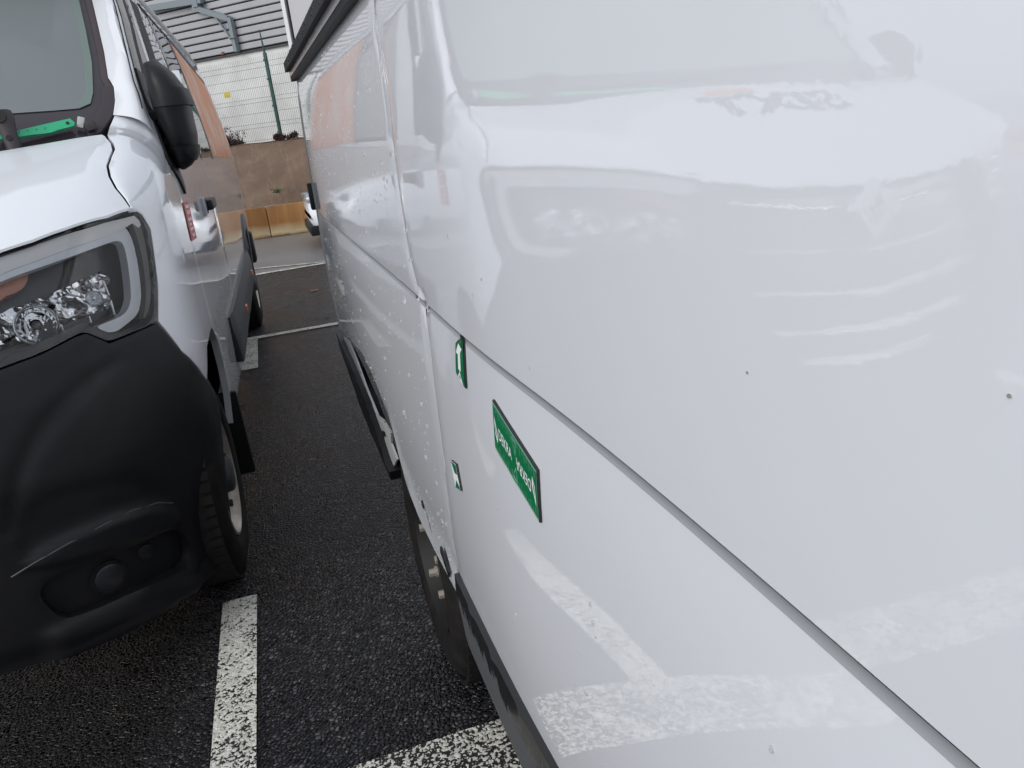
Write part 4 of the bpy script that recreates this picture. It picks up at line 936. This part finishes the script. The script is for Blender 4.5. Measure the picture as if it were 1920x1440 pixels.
# ---- wheels
def wheel(cx,cy,side):
    w=empty('wheel',(cx,cy,.384)); w.parent=van; w.scale=(1,1.08,1.08)
    s=side
    prof=[(-.20,.205),(-.205,.25),(-.212,.305),(-.195,.342),(-.165,.354),(-.06,.356),(-.030,.346),(-.008,.318),(.004,.285),(.002,.25),(-.008,.222),(-.020,.207)]
    t=MB(); t.lathe([(h*s,r) for h,r in prof],(0,0,0),'X',64,True); ty=t.build('tyre',tyrem,w,35)
    tr=MB()
    for k in range(60):
        th=2*math.pi*k/60
        for (x,l) in ((-.045,.05),(-.112,.06),(-.178,.05)):
            c=Vector((x*s,.3515*math.cos(th+x*2),.3515*math.sin(th+x*2))); 
            M=Matrix.Translation(c)@Matrix.Rotation(th+x*2,4,'X'); bm=bmesh.new(); bmesh.ops.create_cube(bm,size=1)
            tr.add([M@Vector((v.co.x*l,v.co.y*.010,v.co.z*.027)) for v in bm.verts],[[v.index for v in f.verts] for f in bm.faces]); bm.free()
    tb_=tr.build('tread',tyrem,w,None); tb_['kind']='stuff'
    rp=[(-.016,.210),(-.006,.214),(-.004,.206),(-.022,.196),(-.050,.186),(-.062,.170),(-.050,.150),(-.038,.12),(-.040,.09),(-.060,.072),(-.060,.0)]
    t=MB(); t.lathe([(h*s,r) for h,r in rp],(0,0,0),'X',48); t.build('rim',rimm,w,40)
    t=MB(); t.lathe([(h*s,r) for h,r in [(-.05,.068),(.006,.060),(.012,.050),(.012,.0)]],(0,0,0),'X',24); t.build('hub',gplast,w,40)
    for k in range(6):
        th=2*math.pi*k/6+.3; t=MB(); c=Vector((-.04*s,.102*math.cos(th),.102*math.sin(th))); t.tube([c,c+Vector((.030*s,0,0))],.0135,6); t.build('wheel_nut',gplast,w)
for s in (1,-1):
    wheel(1.006*s,-.08,s); wheel(1.022*s,4.33,s)
# ---- plastic ruler lying under the wipers
rul=panel('plastic_ruler',[(.20,1.606),(.40,1.612),(.60,1.618),(.70,1.624),(.765,1.640),(.768,1.650),(.755,1.665),(.64,1.646),(.59,1.637),(.40,1.626),(.20,1.620)],wind,rulm,None,.03,off=.034,depth=.008)
rul.parent=van; rul.parent=None; rul.location=(VX,VY,0); rul.rotation_euler=(0,0,-PSI)
tag(rul,'green plastic ruler with a small hole lying at the foot of the windscreen','ruler')
hp=MB(); p=Vector(wind(.748,1.6490,.0345)); n_=Vector((0,-.72,.69)); hp.tube([p,p+n_*.001],.0055,12); hh_=hp.build('hanging_hole',inner,rul)
tk=MB()
for k in range(12):
    v=.42+.024*k; p=Vector(wind(v,1.622+.02*(v-.4)/.35,.0345)); tk.box(p,(.0018,.001,.006),rx=-.76)
tk.build('scale_marks',mat('ruler_mark',(.01,.12,.06),.4),rul)

# ================================================================== the white van close on the right
RV=(1.2,1.9,0)
rv_=empty('cargo_van',RV,0,'white van close on the right with smooth reflecting side and black roof rail','van')
def rmap(Y,z,off=0.):
    p=Rs(Y,z,off); return np.array([p[0]-RV[0],p[1]-RV[1],p[2]])
rz=[.34,.40,.46,.52,.56,.60,.66,.72,.78,.84,.90,.96,1.02,1.08,1.12,1.15,1.175,1.19,1.20,1.205,1.2083,1.2100,1.215,1.2205,1.2226,1.226,1.231,1.243,1.258,1.275,1.30,1.34,1.38,1.42,1.46,1.50,1.54,1.58,1.62,1.66,1.70,1.73,1.76,1.785]
ry=list(np.arange(-1.6,4.2,.035))
gapl=[(1.515,1.80)]+g('gap')[:4]+[(1.475,1.30),(1.44,1.245)]+g('gap')[6:]
DP=[(a-.003,q) for a,q in gapl]+[(gapl[-1][0],.56),(-1.6,.56),(-1.6,1.80)]
panel('sliding_door',DP,rmap,white,rv_,.03,depth=.03,qs=rz,as_=ry,smooth=50,lip=.0015)
farl=[(3.60,1.80),(3.58,1.69),(3.60,1.602),(3.63,1.406),(3.68,1.20),(3.60,1.082),(3.52,.906),(3.45,.715)]
bot=g('bot')[1:]
QP=[(a+.003,q) for a,q in gapl[::-1]]+farl+bot
botY=[p[0] for p in bot][::-1]; botz=[p[1] for p in bot][::-1]
def lipoff(a,q):
    d=q-float(np.interp(a,botY,botz)); return .009*ss(.07,.0,d)*ss(2.25,2.0,a) if a<2.3 else 0.
panel('rear_quarter',QP,rmap,white,rv_,.03,depth=.03,qs=rz,as_=ry,smooth=50,lip=.0015,offf=lipoff)
p=Vector(rmap(1.54,.582,.009)); m_=MB(); m_.box(p,(.006,.075,.022),rx=.42,bev=.002); m_.build('slot',gloss,rv_)
# door seam filler, dark
m_=MB(); 
pts=[rmap(a,q,-.0095) for a,q in gapl]; m_.tube(pts,.0075,6); m_.build('seam',inner,rv_)
# grey strip in the side crease, its tone stands in for the groove's shade
sg=mat('crease_shade',(.30,.31,.325),.4)
for (y0_,y1_) in ((-1.6,gapl[5][0]-.012),(gapl[5][0]+.006,3.60)):
    ys_=np.arange(y0_,y1_,.05); v_=[];f_=[]; sec_=((1.2085,.0006),(1.2100,-.0006),(1.2125,-.0020),(1.2158,-.0027),(1.2190,-.0020),(1.2212,-.0005),(1.2224,.0006))
    for y in ys_:
        for z,o_ in sec_:
            t=(z-1.2085)/.0139; x=Rplan(y)-.014+(.0125*(1-t)+.010*t)-o_; v_.append((x-RV[0],y-RV[1],z))
    n_=len(sec_)
    for i in range(len(ys_)-1):
        for k in range(n_-1): f_.append((i*n_+k,i*n_+k+1,(i+1)*n_+k+1,(i+1)*n_+k))
    obj('crease_strip',v_,f_,sg,rv_,80)
# rolled rear edge and tail
v_=[];f_=[]
for (a,q) in farl:
    for k in range(6):
        t=k/5*math.pi/2; p=rmap(a,q); v_.append((p[0]+.03*(1-math.cos(t)),p[1]+.03*math.sin(t)+.004,p[2]))
for i in range(len(farl)-1):
    for k in range(5): f_.append((i*6+k,i*6+k+1,(i+1)*6+k+1,(i+1)*6+k))
obj('rear_corner',v_,f_,white,rv_,60)
m_=MB(); pts=[rmap(a+.001,q,.001) for a,q in farl]; m_.tube(pts,.004,6); m_.build('edge_seal',mat('seal_grey',(.25,.25,.25),.5),rv_)
tv=[]
for a,q in farl: p=rmap(a,q); tv.append((p[0]+.03,p[1]+.032,p[2]))
tv+=[(1.75-RV[0]+.25,tv[-1][1],.72),(1.75-RV[0]+.25,tv[0][1],1.8)]
obj('rear_door',tv,[tuple(range(len(tv)))],white,rv_)
# roof, far side, underside
xo=2.15-RV[0]; ya,yb=-1.6-RV[1],3.60-RV[1]; xl=.27-RV[0]
rfv=[];rff=[]
prof=[(xl-.002,1.80),(xl+.03,1.835),(xl+.12,1.865),(xl+.5,1.89),(xo-.5,1.89),(xo-.12,1.865),(xo,1.80),(xo+.02,1.2),(xo,.55)]
for y in (ya,yb): rfv+=[(x,y,z) for x,z in prof]
n_=len(prof)
for i in range(n_-1): rff.append((i,i+1,n_+i+1,n_+i))
obj('roof',rfv,rff,white,rv_,30)
obj('front_end',[(x,ya,z) for x,z in prof]+[(xl,ya,.55)],[tuple(range(n_+1))],white,rv_)
m_=MB(); m_.box(((xl+xo)/2+.06,(ya+yb)/2-.1,.50),(xo-xl-.25,yb-ya-.3,.14)); m_.box(((xl+xo)/2+.05,(ya+yb)/2,1.1),(xo-xl-.12,yb-ya-.12,1.1)); m_.build('floor_pan',inner,rv_)
# black roof rail: two black flanges with a pale strip between, beaded with water
rail=MB()
y0,y1=-1.55-RV[1],3.70-RV[1]
def sect(cx,cz,dx,dz,m,name,par):
    b_=MB(); pts=np.linspace(y0,y1,24)
    v=[];f=[]
    for y in pts:
        X=Rs(y+RV[1],1.78)[0]-RV[0]
        for (a,b) in ((-dx,-dz),(-dx,dz),(dx,dz),(dx,-dz)): v.append((X+cx+a,y,cz+b))
    for i in range(len(pts)-1):
        for k in range(4): f.append((i*4+k,i*4+(k+1)%4,(i+1)*4+(k+1)%4,(i+1)*4+k))
    f+= [(0,1,2,3),tuple(len(v)-4+k for k in range(4))]
    return obj(name,v,f,m,par)
rail=sect(-.006,1.787,.016,.008,rubber,'roof_rail',rv_)
sect(-.012,1.806,.012,.011,mat('rail_strip',(.32,.31,.32),.18,spec=.7),'strip',rail)
sect(-.018,1.836,.022,.018,rubber,'upper_flange',rail)
# black trim along the door's foot, dusty with wet runs
trimm=mat('sill_trim',(.03,.03,.032),.45)
sx=nd(trimm,'ShaderNodeSeparateXYZ'); lk(trimm,objc(trimm),sx.inputs[0])
mp=nd(trimm,'ShaderNodeMapping'); mp.inputs['Scale'].default_value=(1,42,5); mp.inputs['Rotation'].default_value=(R(-14),0,0); lk(trimm,objc(trimm),mp.inputs['Vector'])
nn_=noise(trimm,1.,4,.6,mp.outputs[0]); mp2=nd(trimm,'ShaderNodeMapping'); mp2.inputs['Scale'].default_value=(1,5,1); lk(trimm,objc(trimm),mp2.inputs['Vector']); n2_=noise(trimm,1.,2,.5,mp2.outputs[0])
h_=nd(trimm,'ShaderNodeMath'); h_.operation='MULTIPLY_ADD'; h_.inputs[1].default_value=.20; h_.inputs[2].default_value=-.10; lk(trimm,nn_.outputs['Fac'],h_.inputs[0])
h3=nd(trimm,'ShaderNodeMath'); h3.operation='MULTIPLY_ADD'; h3.inputs[1].default_value=.07; lk(trimm,n2_.outputs['Fac'],h3.inputs[0]); lk(trimm,h_.outputs[0],h3.inputs[2])
h2=nd(trimm,'ShaderNodeMath'); h2.operation='ADD'; lk(trimm,sx.outputs[2],h2.inputs[0]); lk(trimm,h3.outputs[0],h2.inputs[1])
r_=ramp(trimm,h2.outputs[0],[(.598,(.075,.078,.083)),(.601,(.012,.011,.012))]); lk(trimm,r_.outputs[0],bsdf(trimm).inputs['Base Color'])
r2_=ramp(trimm,h2.outputs[0],[(.598,(.6,.6,.6)),(.601,(.22,.22,.22))]); lk(trimm,r2_.outputs[0],bsdf(trimm).inputs['Roughness'])
TP=[(1.418,.622),(-1.55,.625),(-1.55,.37),(1.20,.37),(1.40,.41),(1.47,.50),(1.455,.56)]
def troff(a,q): return .010*ss(.37,.46,q)*ss(1.47,1.40,a)-.010*ss(.43,.37,q)
panel('sill_trim',TP,rmap,trimm,rv_,.03,off=.006,depth=.03,offf=troff,lip=.004)
# bare sill flange, bracket and clips where the rear trim is missing
sm_=mat('sill_metal',(.50,.50,.50),.3,spec=.6)
fl=[]
BK=g('bracket')
panel('bracket',BK,rmap,sm_,rv_,.02,off=-.002,depth=.008,holes=[g('bracket_hole')])
p=Vector(rmap(1.801,.605,.001)); m_=MB(); m_.lathe([(-.002,.0),(-.002,.013),(.004,.011),(.004,0)],p,'X',14); m_.build('plug',gloss,rv_)
p=Vector(rmap(1.50,.49,-.002)); 
# black rear valance hanging past the wheel
VP_=[(3.55,.690),(3.30,.665),(3.0,.640),(2.75,.60),(2.60,.55),(2.50,.49),(2.44,.43),(2.48,.38),(2.66,.385),(2.95,.42),(3.15,.47),(3.3,.53),(3.52,.60)]
panel('rear_valance',VP_,rmap,plast,rv_,.03,off=.020,depth=.05)
m_=MB(); q_=rmap(3.70,1.29); m_.box((q_[0]-.006,q_[1],q_[2]),(.03,.045,.12),bev=.008); m_.build('hinge',plast,rv_)
# inner arch
m_=MB(); m_.box((.62-RV[0],1.95-RV[1],.56),(.55,1.0,.06)); m_.build('arch_liner',inner,rv_)
# wheels
nutm=mat('nut_zinc',(.36,.32,.27),.6,metal=.2)
def rwheel(cy):
    w=empty('wheel',(.240-RV[0],cy-RV[1],.362)); w.parent=rv_; w.scale=(1,1.05,1.05)
    prof=[(.20,.20),(.205,.25),(.212,.30),(.195,.332),(.165,.344),(.06,.346),(.030,.336),(.008,.31),(-.004,.28),(-.002,.25),(.008,.22),(.020,.20)]
    t=MB(); t.lathe(prof,(0,0,0),'X',72,True); t.build('tyre',tyrem,w,35)
    tr=MB()
    for k in range(64):
        th=2*math.pi*k/64
        for (x,l) in ((.045,.05),(.112,.06),(.178,.05)):
            M=Matrix.Translation((x,.347*math.cos(th-x*2),.347*math.sin(th-x*2)))@Matrix.Rotation(th-x*2,4,'X'); bm=bmesh.new(); bmesh.ops.create_cube(bm,size=1)
            tr.add([M@Vector((v.co.x*l,v.co.y*.012,v.co.z*.026)) for v in bm.verts],[[v.index for v in f.verts] for f in bm.faces]); bm.free()
    tb_=tr.build('tread',tyrem,w,None); tb_['kind']='stuff'
    t=MB(); t.lathe([(.018,.205),(.008,.21),(.006,.20),(.03,.19),(.06,.17),(.05,.14),(.045,.09),(.07,.07),(.07,0)],(0,0,0),'X',40); t.build('rim',rubber,w,40)
    for k in range(5):
        th=2*math.pi*k/5+.25; t=MB(); c=Vector((.045,.112*math.cos(th),.112*math.sin(th))); t.tube([c,c-Vector((.036,0,0))],.0115,6); t.tube([c-Vector((.010,0,0)),c-Vector((.018,0,0))],.016,10); t.build('wheel_nut',nutm,w)
rwheel(1.96); rwheel(-1.0)
# rain drops on the rear quarter, a few on the door
rnd=random.Random(11); dm=MB()
def blob(a,q,r,st):
    n_=8; base=Vector(rmap(a,q,.0002)); vs=[];fs=[]
    for j,(rr,h) in enumerate(((1,0),(.92,.30),(.6,.58),(0,.68))):
        if rr==0: vs.append(base+Vector((-h*r,0,0))); continue
        for k in range(n_):
            th=2*math.pi*k/n_; zz=math.sin(th)*r*rr*(st if math.sin(th)>0 else 1.0); vs.append(base+Vector((-h*r,math.cos(th)*r*rr,zz)))
    for j in range(2):
        for k in range(n_): fs.append((j*n_+k,j*n_+(k+1)%n_,(j+1)*n_+(k+1)%n_,(j+1)*n_+k))
    for k in range(n_): fs.append((2*n_+k,2*n_+(k+1)%n_,3*n_))
    dm.add(vs,fs)
for k in range(330):
    a=1.46+2.0*rnd.random()**1.25; q=rnd.uniform(.62,1.76)
    if 1.19<q<1.24: continue
    r=rnd.choice([.0013,.0016,.002,.0024,.003,.0038]); 
    if rnd.random()<.08: r*=1.5
    blob(a,q,r,rnd.uniform(1.1,2.0))
for k in range(210):
    a=rnd.uniform(1.47,2.0); q=.545+abs(rnd.gauss(0,.035)); blob(a,q,rnd.uniform(.0012,.003),1.1)
for c in range(9):
    a=rnd.uniform(1.5,3.1); q=rnd.uniform(.9,1.7)
    for k in range(9): blob(a+rnd.gauss(0,.006),q-k*.028+rnd.gauss(0,.006),rnd.uniform(.001,.0022),1.8)
for (a,q) in ((.62,1.22),(.63,1.19),(.70,.93),(.69,.88),(.72,.87),(.66,1.02),(.655,1.0),(.65,.985),(.52,.80),(.515,.77),(.35,1.1),(.95,1.33),(1.1,1.37),(1.0,1.3),(.8,1.25),(.95,.82)): blob(a,q,rnd.uniform(.0014,.003),1.7)
for k in range(150):
    y=1.3+2.35*rnd.random(); X=Rs(y,1.78)[0]-RV[0]-.040; c=Vector((X,y-RV[1],1.828+rnd.uniform(-.008,.022))); r=rnd.uniform(.002,.0055)
    vs=[c+Vector((-math.cos(b)*r*.9,math.sin(b)*math.cos(t)*r,math.sin(b)*math.sin(t)*r)) for b in (.0,.8,1.5) for t in np.linspace(0,2*math.pi,8)[:-1]]
    dm.add(vs,[(j*7+i,j*7+(i+1)%7,(j+1)*7+(i+1)%7,(j+1)*7+i) for j in range(2) for i in range(7)])
d_=dm.build('water_drops',drop,rv_,60); d_['kind']='stuff'
# dirt specks
dk=MB()
for (a,q) in ((.383,1.36),(.208,1.40),(.35,1.05),(.98,.985)):
    p=Vector(rmap(a,q,.0004)); dk.tube([p,p-Vector((.0005,0,0))],.0009,7)
dk=dk.build('dirt_specks',mat('dirt',(.30,.28,.26),.7),rv_); dk['kind']='stuff'

# ================================================================== magnetic signs on that van
def mag(name,poly,label,cat):
    o=panel(name,poly,Rs,blk,None,.02,off=.004,depth=.0035,lip=.0003); tag(o,label,cat); return o
def quad2(poly4):
    """unit square -> sheet parameters (bilinear); (0,0) first corner, x towards the second, y towards the fourth"""
    a,b,c,d=[np.array(p) for p in poly4]
    return lambda x,y: tuple((a*(1-x)+b*x)*(1-y)+(d*(1-x)+c*x)*y)
def sheet(name,par,pts,f,m,off,step=.02): return panel(name,[f(x,y) for x,y in pts],Rs,m,par,step,off=off,depth=0)
# long ruler sign
RL=g('ruler'); f=quad2(RL)      # (0,0) far top, (1,0) near top, (1,1) near bottom, (0,1) far bottom
ru=mag('ruler_sign',RL,'long green magnetic ruler sign with white ticks and printing on the right van','sign')
sheet('face',ru,[(.006,.02),(.994,.02),(.994,.98),(.006,.98)],f,green2,.0043)
sheet('face',ru,[(.012,.06),(.988,.06),(.988,.94),(.012,.94)],f,greenm,.0045)
tk=[]
for i in range(1,20):
    x=i/20; L=.17 if i%2 else .10
    for (y0,y1) in ((.06,.06+L),(.94-L,.94)):
        sheet('scale_tick',ru,[(x-.0035,y0),(x+.0035,y0),(x+.0035,y1),(x-.0035,y1)],f,green2,.0047,.05)
def word(par,f,body,cx,cy,w,h,rot,off,m,name='lettering',asp=4.2):
    v,fc=text_geo(body,1.0,.006); xs=[p[0] for p in v]; ys=[p[1] for p in v]; sx_=(max(xs)-min(xs)); sy_=(max(ys)-min(ys)); mx=(max(xs)+min(xs))/2; my=(max(ys)+min(ys))/2
    out=[]
    for x,y,_ in v:
        X=(x-mx)/sx_*w; Y=-(y-my)/sy_*h
        if rot: X,Y=-X,-Y
        p=f(cx+X,cy+Y); out.append(tuple(Rs(p[0],p[1],off)))
    return obj(name,out,fc,m,par)
word(ru,f,'DEKRA',.30,.50,.31,.22,False,.0048,wht)
word(ru,f,'DEKRA',.715,.50,.31,.22,True,.0048,wht)
def tri(par,f,cx,cy,w,h,rot,off):
    s=-1 if rot else 1
    o=[(cx+s*x*w,cy+s*y*h) for x,y in ((-.5,.5),(.5,.5),(.0,-.5))]; i=[(cx+s*x*w,cy+s*y*h) for x,y in ((-.22,.30),(.22,.30),(.0,-.15))]
    panel('emblem',[f(*p) for p in o],Rs,wht,par,.02,off=off,depth=0,holes=[[f(*p) for p in i]])
def trim_tri(cx,rot):
    s=-1 if rot else 1
    o=[(cx-s*.035,.50-s*.24),(cx+s*.040,.50+s*.05),(cx+s*.03,.50+s*.26),(cx-s*.02,.50+s*.12)]
    i=[(cx-s*.018,.50-s*.10),(cx+s*.020,.50+s*.07),(cx+s*.014,.50+s*.16),(cx-s*.012,.50+s*.06)]
    panel('emblem',[f(*p) for p in o],Rs,wht,ru,.02,off=.0048,depth=0,holes=[[f(*p) for p in i]])
trim_tri(.075,False); trim_tri(.935,True)
for (y,sg) in ((.10,1),(.90,-1)):
    panel('pointer',[f(.46,y),f(.57,y),f(.545,y+sg*.30)],Rs,green2,ru,.02,off=.0047,depth=0,holes=[[f(.475,y+sg*.035),f(.56,y+sg*.035),f(.540,y+sg*.23)]])
# up-arrow sign
A1=g('arrow1'); ar1=mag('arrow_sign',A1,'green pointed magnet with a white arrow near the side crease of the right van','sign')
c1_=(sum(p[0] for p in A1)/5,sum(p[1] for p in A1)/5)
sheet('face',ar1,[(p[0]*.93+c1_[0]*.07,p[1]*.93+c1_[1]*.07) for p in A1],lambda x,y:(x,y),greenm,.0043)
f1=quad2([A1[4],A1[1],A1[2],A1[3]])
AW=[(.36,.72),(.36,.30),(.12,.27),(.46,-.02),(.86,.12),(.64,.22),(.64,.72)]
sheet('arrow',ar1,AW,f1,wht,.0047)
panel('emblem',[f1(*p) for p in ((.30,.96),(.50,.74),(.80,.96),(.80,.99))],Rs,wht,ar1,.02,off=.0047,depth=0,holes=[[f1(*p) for p in ((.42,.93),(.51,.82),(.66,.93))]])
# small arrow sign
A2=g('arrow2'); ar2=mag('arrow_sign',A2,'small green square magnet with a white arrow beside the door gap of the right van','sign')
f2=quad2(A2); sheet('face',ar2,[(.0,.0),(.97,.02),(.97,.97),(.03,.97)],f2,wht,.0043)
sheet('print',ar2,[(.06,.02),(.93,.05),(.93,.42),(.42,.40)],f2,greenm,.0045); sheet('print',ar2,[(.45,.66),(.93,.86),(.93,.97),(.10,.97)],f2,greenm,.0045)
